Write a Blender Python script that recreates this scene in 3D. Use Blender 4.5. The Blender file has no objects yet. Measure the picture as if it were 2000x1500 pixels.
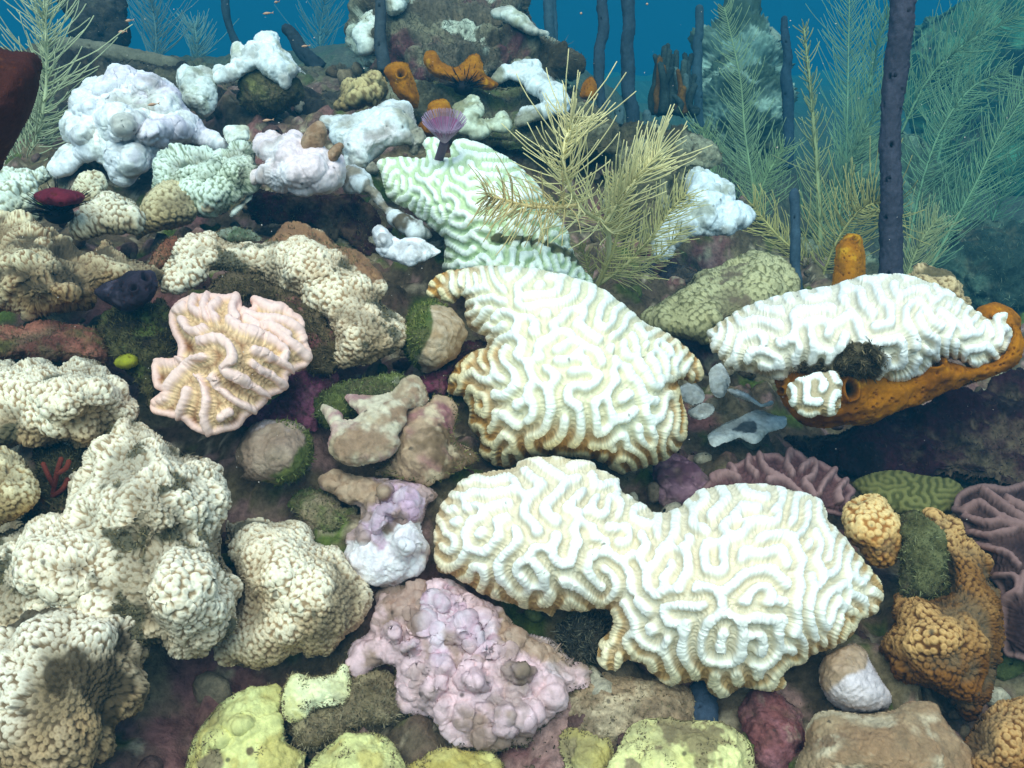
import bpy, math, random
import numpy as np
random.seed(7)
RNG = np.random.default_rng(7)
scene = bpy.context.scene

# ------------------------------------------------------------------ camera
CAM_H = 1.2
PITCH = math.radians(20.0)
cam = bpy.data.cameras.new("camera")
cam_ob = bpy.data.objects.new("camera", cam)
scene.collection.objects.link(cam_ob)
cam.lens = 35.0
cam.sensor_width = 36.0
cam.clip_start = 0.02
cam.clip_end = 200.0
cam_ob.location = (0, 0, CAM_H)
cam_ob.rotation_euler = (math.pi / 2 - PITCH, 0, 0)
scene.camera = cam_ob
TANH = 18.0 / 35.0

# ------------------------------------------------------------------ light
SUN_EL, SUN_AZ = math.radians(54.0), math.radians(186.0)      # azimuth clockwise from +Y
world = bpy.data.worlds.new("World")
scene.world = world
world.use_nodes = True
wn, wl = world.node_tree.nodes, world.node_tree.links
wn.clear()
w_out = wn.new('ShaderNodeOutputWorld')
sky = wn.new('ShaderNodeTexSky')
sky.sky_type = 'NISHITA'
sky.sun_disc = False
sky.sun_elevation = SUN_EL
sky.sun_rotation = SUN_AZ
bg_sky = wn.new('ShaderNodeBackground')
bg_sky.inputs['Strength'].default_value = 0.15
wl.new(sky.outputs[0], bg_sky.inputs['Color'])
# open water seen sideways and below: a plain blue body, the sky only overhead
bg_sea = wn.new('ShaderNodeBackground')
bg_sea.inputs['Color'].default_value = (0.002, 0.034, 0.066, 1)
bg_sea.inputs['Strength'].default_value = 1.0
tc = wn.new('ShaderNodeTexCoord')
sx = wn.new('ShaderNodeSeparateXYZ')
wl.new(tc.outputs['Generated'], sx.inputs[0])
mr = wn.new('ShaderNodeMapRange')
mr.interpolation_type = 'SMOOTHSTEP'
mr.inputs['From Min'].default_value = 0.10
mr.inputs['From Max'].default_value = 0.38
wl.new(sx.outputs['Z'], mr.inputs['Value'])
wmix = wn.new('ShaderNodeMixShader')
wl.new(mr.outputs[0], wmix.inputs[0])
wl.new(bg_sea.outputs[0], wmix.inputs[1])
wl.new(bg_sky.outputs[0], wmix.inputs[2])
wl.new(wmix.outputs[0], w_out.inputs['Surface'])

sun = bpy.data.lights.new("sun", 'SUN')
sun.energy = 3.0
sun.angle = math.radians(60.0)
sun.color = (1.0, 0.775, 0.70)
sun_ob = bpy.data.objects.new("sun", sun)
scene.collection.objects.link(sun_ob)
sun_ob.rotation_euler = (math.pi / 2 - SUN_EL, 0, math.pi - SUN_AZ)

vs = scene.view_settings
vs.view_transform = 'Standard'
vs.look = 'None'
vs.exposure = 0.68
vs.gamma = 1.0
scene.cycles.max_bounces = 6
scene.cycles.diffuse_bounces = 3
scene.cycles.volume_bounces = 0
scene.cycles.use_denoising = True
scene.cycles.use_adaptive_sampling = True

# ------------------------------------------------------------------ numeric helpers
CP, SP = math.cos(PITCH), math.sin(PITCH)
CAMV = np.array([0.0, 0.0, CAM_H])


def ray(u, v):
    a = (np.asarray(u, float) - 1000.0) / 1000.0 * TANH
    b = (750.0 - np.asarray(v, float)) / 1000.0 * TANH
    return np.stack([a, CP + b * SP, -SP + b * CP], -1)


def at(u, v, d):
    """the point at distance d (along the viewing axis) seen at photo pixel u, v"""
    return CAMV + ray(u, v) * np.asarray(d, float)[..., None]


def lin(h):
    h = h.lstrip('#')
    c = np.array([int(h[i:i + 2], 16) / 255.0 for i in (0, 2, 4)])
    return np.where(c <= 0.04045, c / 12.92, ((c + 0.055) / 1.055) ** 2.4)


def sstep(a, b, x):
    t = np.clip((x - a) / (b - a), 0, 1)
    return t * t * (3 - 2 * t)


def _hash(ix, iy, iz, seed):
    h = (ix.astype(np.int64) * 374761393 + iy.astype(np.int64) * 668265263 + iz.astype(np.int64) * 2147483647 + seed * 974711) & 0xffffffff
    h = ((h ^ (h >> 13)) * 1274126177) & 0xffffffff
    h = ((h ^ (h >> 16)) * 2246822519) & 0xffffffff
    return ((h ^ (h >> 15)) & 0xffffff) / float(0xffffff)


def noise(P, scale, seed=0):
    """value noise, about -1..1"""
    Q = P * scale + seed * 17.31
    I = np.floor(Q).astype(np.int64)
    F = Q - I
    F = F * F * F * (F * (F * 6 - 15) + 10)
    r = 0
    for dx in (0, 1):
        wx = F[..., 0] if dx else 1 - F[..., 0]
        for dy in (0, 1):
            wy = F[..., 1] if dy else 1 - F[..., 1]
            for dz in (0, 1):
                wz = F[..., 2] if dz else 1 - F[..., 2]
                r = r + wx * wy * wz * _hash(I[..., 0] + dx, I[..., 1] + dy, I[..., 2] + dz, seed)
    return r * 2 - 1


def fbm(P, scale, octv=4, seed=0, gain=0.5):
    r, a, n = 0, 1.0, 0
    for k in range(octv):
        r = r + a * noise(P, scale * (2.03 ** k), seed + k * 5)
        n += a
        a *= gain
    return r / n * 1.4


def worley(P, scale, seed=0, jit=0.8):
    """nearest and second distance (cells), and a random id of the nearest cell"""
    Q = P * scale
    I = np.floor(Q).astype(np.int64)
    sh = Q.shape[:-1]
    f1 = np.full(sh, 9.0); f2 = np.full(sh, 9.0); cid = np.zeros(sh)
    for dx in (-1, 0, 1):
        for dy in (-1, 0, 1):
            for dz in (-1, 0, 1):
                jx, jy, jz = I[..., 0] + dx, I[..., 1] + dy, I[..., 2] + dz
                a = _hash(jx, jy, jz, seed); b = _hash(jx, jy, jz, seed + 1); c = _hash(jx, jy, jz, seed + 2)
                d = np.sqrt((jx + 0.5 + (a - .5) * jit - Q[..., 0]) ** 2 + (jy + 0.5 + (b - .5) * jit - Q[..., 1]) ** 2 + (jz + 0.5 + (c - .5) * jit - Q[..., 2]) ** 2)
                m = d < f1
                f2 = np.where(m, f1, np.minimum(f2, d))
                cid = np.where(m, a, cid)
                f1 = np.where(m, d, f1)
    return f1, f2, cid


def worley2(X, Y, seed=0, jit=0.8):
    I, J = np.floor(X).astype(np.int64), np.floor(Y).astype(np.int64)
    f1 = np.full(X.shape, 9.0); f2 = np.full(X.shape, 9.0); cid = np.zeros(X.shape)
    for dx in (-1, 0, 1):
        for dy in (-1, 0, 1):
            jx, jy = I + dx, J + dy
            z = np.zeros_like(jx)
            a = _hash(jx, jy, z, seed); b = _hash(jx, jy, z, seed + 1); c = _hash(jx, jy, z, seed + 2)
            d = np.sqrt((jx + 0.5 + (a - .5) * jit - X + 0.5 * (jy % 2)) ** 2 + (jy + 0.5 + (b - .5) * jit - Y) ** 2)
            m = d < f1
            f2 = np.where(m, f1, np.minimum(f2, d)); cid = np.where(m, c, cid); f1 = np.where(m, d, f1)
    return f1, f2, cid


def catmull(pts, n=6, closed=True):
    p = np.array(pts, float)
    m = len(p)
    out = []
    t = np.linspace(0, 1, n, endpoint=False)[:, None]
    rng = range(m) if closed else range(m - 1)
    for i in rng:
        if closed:
            p0, p1, p2, p3 = p[(i - 1) % m], p[i], p[(i + 1) % m], p[(i + 2) % m]
        else:
            p0, p1, p2, p3 = p[max(i - 1, 0)], p[i], p[i + 1], p[min(i + 2, m - 1)]
        out.append(0.5 * ((2 * p1) + (-p0 + p2) * t + (2 * p0 - 5 * p1 + 4 * p2 - p3) * t * t + (-p0 + 3 * p1 - 3 * p2 + p3) * t ** 3))
    r = np.concatenate(out)
    if not closed:
        r = np.concatenate([r, p[-1:]])
    return r


def seg_dist(U, V, poly, closed=True):
    """distance from each grid point to a polyline"""
    best = np.full(U.shape, 1e18)
    m = len(poly)
    for i in range(m if closed else m - 1):
        ax, ay = poly[i]; bx, by = poly[(i + 1) % m]
        dx, dy = bx - ax, by - ay
        L = dx * dx + dy * dy + 1e-12
        t = np.clip(((U - ax) * dx + (V - ay) * dy) / L, 0, 1)
        best = np.minimum(best, (U - ax - t * dx) ** 2 + (V - ay - t * dy) ** 2)
    return np.sqrt(best)


def inside(U, V, poly):
    r = np.zeros(U.shape, bool)
    m = len(poly)
    for i in range(m):
        ax, ay = poly[i]; bx, by = poly[(i + 1) % m]
        if ay == by:
            continue
        c = ((ay > V) != (by > V)) & (U < (bx - ax) * (V - ay) / (by - ay) + ax)
        r ^= c
    return r


def resample(A, shape):
    """bilinear resize with corners aligned"""
    h, w = A.shape
    y = np.linspace(0, h - 1, shape[0]); x = np.linspace(0, w - 1, shape[1])
    return bil(A, *np.meshgrid(x, y))


def bil(A, X, Y):
    h, w = A.shape
    X = np.clip(X, 0, w - 1.001); Y = np.clip(Y, 0, h - 1.001)
    i = X.astype(int); j = Y.astype(int)
    fx = X - i; fy = Y - j
    return (A[j, i] * (1 - fx) + A[j, i + 1] * fx) * (1 - fy) + (A[j + 1, i] * (1 - fx) + A[j + 1, i + 1] * fx) * fy


def blur(A, s):
    if s < 0.3:
        return A
    r = int(math.ceil(3 * s))
    k = np.exp(-0.5 * (np.arange(-r, r + 1) / s) ** 2); k /= k.sum()
    B = np.pad(A, r, mode='edge')
    B = np.apply_along_axis(lambda x: np.convolve(x, k, 'valid'), 0, B)
    return np.apply_along_axis(lambda x: np.convolve(x, k, 'valid'), 1, B)


def inflate(mask, soft):
    """puffed-cushion field: solves lap(f) - f/soft^2 = -1 inside the mask (soft in cells)"""
    levels = [mask]
    while min(levels[-1].shape) > 24 and len(levels) < 6:
        levels.append(levels[-1][::2, ::2])
    f = None
    for k in range(len(levels) - 1, -1, -1):
        m = levels[k].astype(float)
        s2 = (2.0 ** k)
        lam = (s2 / soft) ** 2
        f = np.zeros(m.shape) if f is None else resample(f, m.shape)
        src = s2 * s2
        for _ in range(220 if k == len(levels) - 1 else (60 if k else 30)):
            P = np.pad(f, 1)
            f = (P[1:-1, :-2] + P[1:-1, 2:] + P[:-2, 1:-1] + P[2:, 1:-1] + src) / (4 + lam) * m
    return f / (f.max() + 1e-12)


def labyrinth(shape, lam_cells, nx, ny, radial, seed, steps=70, bias=-0.1):
    """meandering ridges (Swift-Hohenberg); where `radial` > 0 they run along the direction nx, ny"""
    H, W = shape
    r = np.random.default_rng(seed)
    u = blur(r.normal(size=shape), 1.2); u /= u.std() * 1.4
    k0 = 2 * math.pi / lam_cells
    ky = np.fft.fftfreq(H) * 2 * math.pi; kx = np.fft.rfftfreq(W) * 2 * math.pi
    K2 = ky[:, None] ** 2 + kx[None, :] ** 2
    L = 0.8 - (0.75 * (1 - K2 / k0 ** 2)) ** 2
    dt = 0.35
    den = 1.0 / (1 - dt * L)
    for _ in range(steps):
        P = np.pad(u, 1, mode='edge')
        uxx = P[1:-1, 2:] - 2 * u + P[1:-1, :-2]
        uyy = P[2:, 1:-1] - 2 * u + P[:-2, 1:-1]
        uxy = 0.25 * (P[2:, 2:] - P[2:, :-2] - P[:-2, 2:] + P[:-2, :-2])
        an = radial * (nx * nx * uxx + 2 * nx * ny * uxy + ny * ny * uyy)
        N = -u ** 3 + bias * u * u + an
        u = np.clip(np.fft.irfft2(np.fft.rfft2(u + dt * N) * den, s=shape), -1.7, 1.7)
    return u / np.percentile(np.abs(u), 97)


# ------------------------------------------------------------------ materials
def material(name, rough=0.75, spec=0.12, bump=0.15, bscale=900.0, var=0.12, vscale=140.0, sheen=0.0):
    """procedural: the vertex pigment, broken up by two noises, with a grainy bump"""
    m = bpy.data.materials.new(name)
    m.use_nodes = True
    n, l = m.node_tree.nodes, m.node_tree.links
    b = n['Principled BSDF']
    b.inputs['Roughness'].default_value = rough
    b.inputs['Specular IOR Level'].default_value = spec
    a = n.new('ShaderNodeAttribute'); a.attribute_name = 'Col'
    g = n.new('ShaderNodeNewGeometry')
    t = n.new('ShaderNodeTexNoise'); t.inputs['Scale'].default_value = vscale; t.inputs['Detail'].default_value = 5.0
    t.inputs['Roughness'].default_value = 0.65
    l.new(g.outputs['Position'], t.inputs['Vector'])
    r = n.new('ShaderNodeMapRange')
    r.inputs['From Min'].default_value = 0.3; r.inputs['From Max'].default_value = 0.7
    r.inputs['To Min'].default_value = 1.0 - var; r.inputs['To Max'].default_value = 1.0 + var
    l.new(t.outputs['Fac'], r.inputs['Value'])
    mx = n.new('ShaderNodeVectorMath'); mx.operation = 'SCALE'
    l.new(a.outputs['Color'], mx.inputs[0]); l.new(r.outputs[0], mx.inputs['Scale'])
    l.new(mx.outputs[0], b.inputs['Base Color'])
    if bump:
        t2 = n.new('ShaderNodeTexNoise'); t2.inputs['Scale'].default_value = bscale; t2.inputs['Detail'].default_value = 3.0
        l.new(g.outputs['Position'], t2.inputs['Vector'])
        bp = n.new('ShaderNodeBump'); bp.inputs['Strength'].default_value = bump; bp.inputs['Distance'].default_value = 0.002
        l.new(t2.outputs['Fac'], bp.inputs['Height'])
        l.new(bp.outputs[0], b.inputs['Normal'])
    return m


M = {
    'coral': material('bleached_coral_tissue', 0.8, 0.10, 0.10, 1200, 0.07, 160),
    'star': material('star_coral_tissue', 0.8, 0.10, 0.25, 900, 0.16, 220),
    'smooth': material('smooth_coral_tissue', 0.8, 0.10, 0.45, 900, 0.2, 130),
    'rock': material('turf_covered_rock', 0.95, 0.04, 0.7, 500, 0.45, 160),
    'sponge': material('sponge_skin', 0.85, 0.08, 0.5, 700, 0.22, 240),
    'plume': material('gorgonian_skin', 0.8, 0.08, 0.2, 900, 0.10, 60),
    'ground': material('reef_ground', 0.95, 0.04, 0.8, 420, 0.5, 120),
    'turf': material('algal_turf', 0.95, 0.03, 0.0, 100, 0.35, 200),
    'animal': material('animal_skin', 0.7, 0.15, 0.1, 900, 0.15, 200),
}

# ------------------------------------------------------------------ mesh building
def mesh_object(name, verts, quads, mat, parent=None, col=None, tris=None, smooth=True):
    me = bpy.data.meshes.new(name)
    quads = np.asarray(quads, np.int32).reshape(-1, 4)
    nq = len(quads)
    nt = 0 if tris is None else len(tris)
    loops = quads.ravel() if not nt else np.concatenate([quads.ravel(), np.asarray(tris, np.int32).ravel()])
    me.vertices.add(len(verts))
    me.vertices.foreach_set('co', np.asarray(verts, np.float32).ravel())
    me.loops.add(len(loops))
    me.loops.foreach_set('vertex_index', loops.astype(np.int32))
    me.polygons.add(nq + nt)
    st = np.concatenate([np.arange(nq) * 4, nq * 4 + np.arange(nt) * 3]).astype(np.int32)
    me.polygons.foreach_set('loop_start', st)
    me.update(calc_edges=True)
    me.validate()
    if smooth:
        me.polygons.foreach_set('use_smooth', np.ones(len(me.polygons), bool))
    if col is not None:
        c = np.ones((len(verts), 4), np.float32)
        c[:, :3] = np.broadcast_to(col, (len(verts), 3))
        at_ = me.color_attributes.new('Col', 'FLOAT_COLOR', 'POINT')
        at_.data.foreach_set('color', c.ravel())
    me.materials.append(M[mat] if isinstance(mat, str) else mat)
    o = bpy.data.objects.new(name, me)
    scene.collection.objects.link(o)
    if parent is not None:
        o.parent = parent
    return o


def tag(o, label=None, cat=None, group=None, kind=None):
    if label: o['label'] = label
    if cat: o['category'] = cat
    if group: o['group'] = group
    if kind: o['kind'] = kind
    return o


def empty(name, loc, label, cat, group=None):
    o = bpy.data.objects.new(name, None)
    scene.collection.objects.link(o)
    o.location = loc
    o.empty_display_size = 0.02
    bpy.context.view_layer.update()
    return tag(o, label, cat, group)


def adopt(child, parent):
    """parent a mesh whose vertices are in world space to a thing's Empty"""
    child.parent = parent
    child.matrix_parent_inverse = parent.matrix_world.inverted()
    return child


def grid_normals(P):
    du = np.gradient(P, axis=1); dv = np.gradient(P, axis=0)
    N = np.cross(dv, du)
    N /= np.linalg.norm(N, axis=-1, keepdims=True) + 1e-12
    s = np.sign(np.sum(N * (CAMV - P), -1, keepdims=True)); s[s == 0] = 1
    return N * s


TURF = []          # (point, normal, length, colour) seeds for the algal turf


class F:           # the fields a colour or relief function may use
    pass


def patch_field(f, poly, rough=8.0, scale=60.0, seed=0):
    """about +1 inside a traced patch, -1 outside, with a ragged edge"""
    pl = catmull(poly, 5)
    d = seg_dist(f.U, f.V, pl)
    s = np.where(inside(f.U, f.V, pl), d, -d) + rough * fbm(f.P, scale, 4, seed + 3)
    return s


def lump(name, outline, d, mat, relief, color, H=0.06, tv=0.6, tu=0.0, soft=1.0, power=0.5, step=2.0, lobes=(),
         rough=0.0, rscale=14.0, back=None, parent=None, seed=1, smooth_outline=True, turf=None, edge=None):
    """a coral head, sponge or rock: its traced silhouette stands at real distance d and swells
    towards its front; relief(f) is raised along the surface normal, color(f) is its pigment"""
    poly = catmull(outline, 6) if smooth_outline else np.array(outline, float)
    u0, v0 = poly.min(0) - 6 - 2 * step; u1, v1 = poly.max(0) + 6 + 2 * step
    us = np.arange(u0, u1 + step, step); vs_ = np.arange(v0, v1 + step, step)
    U, V = np.meshgrid(us, vs_)
    ins = inside(U, V, poly)
    dist = seg_dist(U, V, poly)
    f = F()
    # the margin of living things is ragged
    PX = np.stack([U / 100.0, V / 100.0, np.full(U.shape, seed * 1.7)], -1)
    if edge is None:
        edge = {'coral': 1.0, 'star': 6.0, 'smooth': 3.0, 'rock': 8.0, 'sponge': 3.0}.get(mat, 0.0) * min(1.0, (max(u1 - u0, v1 - v0) / 150.0))
    sd = np.where(ins, dist, -dist) + edge * fbm(PX, 3.2, 4, seed + 7, 0.6)
    ins = sd > 0
    dist = np.abs(sd)
    f.U, f.V, f.ins, f.step, f.poly = U, V, ins, step, poly
    f.size = max(u1 - u0, v1 - v0)
    f.edge = np.where(ins, dist, 0.0)
    mpp = TANH / 1000.0 * d
    f.mpp = mpp
    g = inflate(ins, max(4.0, soft * 0.5 * min(U.shape)))
    prof = np.clip(g, 0, 1) ** power
    f.prof = prof
    cu, cv = poly.mean(0)
    depth = d + tv * (cv - V) * mpp + tu * (U - cu) * mpp
    bulge = H * prof
    WU = 9 * fbm(PX, 3.5, 3, seed + 17); WV = 9 * fbm(PX, 3.5, 3, seed + 27)
    for (lu, lv, ru, rv, lh) in lobes:
        q = ((U + WU - lu) / ru) ** 2 + ((V + WV - lv) / rv) ** 2
        bulge = bulge + lh * np.clip(1 - q, 0, 1) ** 1.6 * np.sqrt(prof)
    R = ray(U, V)
    P = CAMV + R * (depth - bulge)[..., None]
    if rough:
        N = grid_normals(P)
        P = P + N * (rough * fbm(P, rscale, 3, seed) * np.sqrt(prof))[..., None]
    f.P = P
    f.N = grid_normals(P)
    f.seed = seed
    h = relief(f) if relief else np.zeros(U.shape)
    f.h = h
    fade = np.sqrt(np.clip(f.edge / (4 * step), 0, 1))
    P2 = P + f.N * (h * fade)[..., None]
    f.N2 = grid_normals(P2)
    col = color(f)
    bk = back if back is not None else H * 0.8
    B = P + R * (bk * prof + 0.004)[..., None]
    # cells
    cell = ins[:-1, :-1] & ins[1:, :-1] & ins[:-1, 1:] & ins[1:, 1:]
    h_, w_ = U.shape
    idx = np.arange(h_ * w_).reshape(h_, w_)
    a, b, c, e = idx[:-1, :-1][cell], idx[1:, :-1][cell], idx[1:, 1:][cell], idx[:-1, 1:][cell]
    front = np.stack([a, b, c, e], -1)
    n = h_ * w_
    backq = np.stack([a, e, c, b], -1) + n
    cp = np.pad(cell, 1)
    walls = []
    i, j = np.nonzero(cell)
    for (di, dj, p, q) in ((-1, 0, (0, 1), (0, 0)), (1, 0, (1, 0), (1, 1)), (0, -1, (0, 0), (1, 0)), (0, 1, (1, 1), (0, 1))):
        open_ = ~cp[i + 1 + di, j + 1 + dj]
        A = idx[i[open_] + p[0], j[open_] + p[1]]; Bq = idx[i[open_] + q[0], j[open_] + q[1]]
        walls.append(np.stack([A, Bq, Bq + n, A + n], -1))
    Q = np.concatenate([front, backq] + walls)
    used = np.zeros(2 * n, bool); used[Q.ravel()] = True
    remap = np.cumsum(used) - 1
    verts = np.concatenate([P2.reshape(-1, 3), B.reshape(-1, 3)])[used]
    cc = np.concatenate([col.reshape(-1, 3), col.reshape(-1, 3) * 1.0])[used]
    if turf:
        m = ins & (turf['where'](f))
        ii, jj = np.nonzero(m)
        k = min(len(ii), turf['n'])
        if k:
            s = RNG.choice(len(ii), k, replace=turf['n'] > len(ii))
            TURF.append((P2[ii[s], jj[s]], f.N2[ii[s], jj[s]], turf.get('len', 0.006), turf.get('col', ('5a5038', '8a7c58'))))
    o = mesh_object(name, verts, remap[Q], mat, parent, cc)
    return o


# ------------------------------------------------------------------ pigments and reliefs
def mixc(a, b, t):
    return a + (b - a) * np.clip(t, 0, 1)[..., None]


def base(f, hexc):
    return np.broadcast_to(lin(hexc), f.U.shape + (3,)).copy()


def arc_coords(f, top=3.5):
    """surface distance across and down the head, in metres"""
    P = f.P
    wi = f.ins.astype(float) + 1e-3
    su = np.linalg.norm(np.diff(P, axis=1), axis=-1); sv = np.linalg.norm(np.diff(P, axis=0), axis=-1)
    m = f.step * f.mpp
    mu = np.clip((su * wi[:, 1:]).sum(0) / wi[:, 1:].sum(0), m, m * top); mv = np.clip((sv * wi[1:]).sum(1) / wi[1:].sum(1), m, m * top)
    X = np.concatenate([[0], np.cumsum(blur(mu[None], 10)[0])]); Y = np.concatenate([[0], np.cumsum(blur(mv[None], 10)[0])])
    return np.meshgrid(X, Y)


def darts(f, rmin, seed):
    """evenly strewn points on the surface: distance (m) to the nearest one, and its random id"""
    r = np.random.default_rng(seed + 900)
    Pf = f.P
    w = max(2, int(rmin * 1.6 / (f.mpp * 0.80 * f.step)))
    F1 = np.full(f.U.shape, 9.0); ID = np.zeros(f.U.shape)
    ii, jj = np.nonzero(f.ins)
    o = r.permutation(len(ii))
    if len(o) > 60000:
        o = o[:60000]
    H, W = f.U.shape
    for k in o:
        i, j = ii[k], jj[k]
        if F1[i, j] < rmin:
            continue
        a, b, c, e = max(0, i - w), min(H, i + w + 1), max(0, j - w), min(W, j + w + 1)
        d = Pf[a:b, c:e] - Pf[i, j]
        d = np.sqrt(d[..., 0] ** 2 + d[..., 1] ** 2 + d[..., 2] ** 2)
        m = d < F1[a:b, c:e]
        F1[a:b, c:e][m] = d[m]
        ID[a:b, c:e][m] = r.random()
    return F1, ID


def polyps(f, size, amp, seed=0, pit=0.35):
    """rounded corallites `size` metres apart, each with a small mouth"""
    f1, cid = darts(f, size * 0.80, seed)
    f1 = f1 / size
    dome = np.sqrt(np.clip(1 - (f1 / 0.54) ** 2, 0, 1)) * (0.75 + 0.4 * cid)
    mouth = np.exp(-(f1 / 0.17) ** 2)
    f.poly_dome, f.poly_mouth, f.poly_id = dome, mouth, cid
    return amp * (dome - pit * mouth)


def star_relief(size=0.0062, amp=0.0019, lump_amp=0.006, lump_scale=32.0, fine=0.0004):
    def r(f):
        k1, kid = darts(f, 0.022, f.seed + 50)
        k1 = k1 / 0.026 + 0.25 * noise(f.P, 90, f.seed)
        L = fbm(f.P, lump_scale * 0.8, 2, f.seed + 11) + 0.8 * np.clip(1 - (k1 / 0.75) ** 2, 0, 1) ** 1.5 * kid - 0.25
        f.lumps = L
        return lump_amp * L + polyps(f, size, amp * 1.6, f.seed) * (0.75 + 0.35 * sstep(-0.7, 0.4, noise(f.P, 60, f.seed + 4))) + fine * noise(f.P, 500, f.seed)
    return r


def star_color(light, tan, dark, turf=None, turf_at=0.75, tan_at=0.0, tscale=26.0, low=0.5):
    """pale polyps, tan between them; tan takes over low on the head; turf in the hollows"""
    def c(f):
        vv = (f.V - f.V.min()) / np.ptp(f.V)
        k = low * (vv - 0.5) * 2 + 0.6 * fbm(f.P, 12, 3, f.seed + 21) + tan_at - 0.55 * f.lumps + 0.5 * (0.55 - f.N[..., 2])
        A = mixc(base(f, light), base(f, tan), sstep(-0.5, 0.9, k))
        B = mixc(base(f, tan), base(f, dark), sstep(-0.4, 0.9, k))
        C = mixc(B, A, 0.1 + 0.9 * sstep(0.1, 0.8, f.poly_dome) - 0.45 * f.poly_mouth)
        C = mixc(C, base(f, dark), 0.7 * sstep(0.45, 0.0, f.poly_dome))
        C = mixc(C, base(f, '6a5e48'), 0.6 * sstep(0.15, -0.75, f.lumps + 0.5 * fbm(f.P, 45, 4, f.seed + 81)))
        if turf:
            t = fbm(f.P, tscale, 4, f.seed + 31) - 0.9 * np.clip(f.lumps, -1, 1) * 0.5
            f.turfm = sstep(turf_at - 0.25, turf_at + 0.05, t)
            C = mixc(C, base(f, turf), f.turfm * 0.9)
        # scattered dark pin-holes
        p1, _, pid = worley(f.P, 60, f.seed + 71, 1.0)
        C = mixc(C, base(f, '4a4236'), (sstep(0.16, 0.08, p1) * (pid > 0.45)) * 0.8)
        return C
    return c


def brain_relief(lam=44.0, amp=0.011, radial=0.2, rim=90.0, seed=3, cut=-0.12, septa=0.0009, yarc=1.0, septa_sig=0.62):
    """meandering walls and the toothed septa that cross them; lam in photo pixels"""
    def r(f):
        # arc-length warp so that the ridges crowd where the head turns away
        P = f.P
        su = np.linalg.norm(np.diff(P, axis=1), axis=-1) / f.mpp
        sv = np.linalg.norm(np.diff(P, axis=0), axis=-1) / f.mpp
        wi = f.ins.astype(float) + 1e-3
        mu = (su * wi[:, 1:]).sum(0) / wi[:, 1:].sum(0); mv = (sv * wi[1:, :]).sum(1) / wi[1:, :].sum(1)
        mu = np.clip(mu, f.step, f.step * 2.2); mv = np.clip(mv, f.step, f.step * (1 + 1.4 * yarc))
        mu = blur(mu[None, :], 12)[0]; mv = blur(mv[None, :], 12)[0]
        X = np.concatenate([[0], np.cumsum(mu)]); Y = np.concatenate([[0], np.cumsum(mv)])
        cell = lam / 11.0
        W = int(X[-1] / cell) + 2; H = int(Y[-1] / cell) + 2
        W += W % 2
        gx = np.interp(np.arange(W) * cell, X, np.arange(len(X))); gy = np.interp(np.arange(H) * cell, Y, np.arange(len(Y)))
        GX, GY = np.meshgrid(gx, gy)
        e = bil(f.edge, GX, GY)
        es = blur(e, 5)
        ny_, nx_ = np.gradient(es)
        nn = np.sqrt(nx_ ** 2 + ny_ ** 2) + 1e-6
        nx_, ny_ = nx_ / nn, ny_ / nn
        rad = radial * sstep(rim, rim * 0.35, es)
        u = labyrinth((H, W), 11.0, nx_, ny_, rad, seed)
        XX = np.interp(np.arange(len(X)), np.arange(len(X)), X) / cell
        YY = Y / cell
        Ux, Uy = np.meshgrid(XX, YY)
        # smooth upsample
        uf = bil(u, Ux, Uy)
        uf = blur(uf, 1.6)
        w = np.clip((uf - cut + 0.75) / 1.6, 0, 1)
        ridge = w * w * (3 - 2 * w) * 0.55 + 0.45 * np.sqrt(np.clip(1 - (1 - np.clip((uf - cut + 0.25) / 1.05, 0, 1)) ** 2, 0, 1))
        valley = np.clip((cut - uf) / (1 + cut), 0, 1)
        f.ridge, f.valley, f.uf = ridge, valley, uf
        # septa: noise drawn out across the walls
        gv, gu = np.gradient(blur(uf, 2.0))
        gn = np.sqrt(gu ** 2 + gv ** 2) + 1e-9
        gu, gv = gu / gn, gv / gn
        rr = np.random.default_rng(seed + 100)
        n0 = rr.normal(size=uf.shape)
        n0 = blur(n0, septa_sig) - 0.9 * blur(n0, 2.2 * septa_sig)
        n0 /= n0.std()
        jj, ii = np.mgrid[0:uf.shape[0], 0:uf.shape[1]].astype(float)
        acc = n0.copy(); K = 7
        for sgn in (1, -1):
            x, y = ii.copy(), jj.copy()
            dxp, dyp = gu * sgn, gv * sgn
            for k in range(K):
                x = x + dxp; y = y + dyp
                acc += bil(n0, x, y)
                a, b = bil(gu, x, y), bil(gv, x, y)
                s = np.sign(a * dxp + b * dyp); s[s == 0] = 1
                q = np.sqrt(a * a + b * b) + 1e-6
                dxp, dyp = a * s / q, b * s / q
        acc /= acc.std()
        f.septa = np.tanh(acc)
        return amp * (ridge - 0.25 * valley) * (0.4 + 0.6 * sstep(0, 70, f.edge)) + septa * f.septa * (1 - 0.55 * sstep(0.75, 1.0, ridge))
    return r


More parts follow.
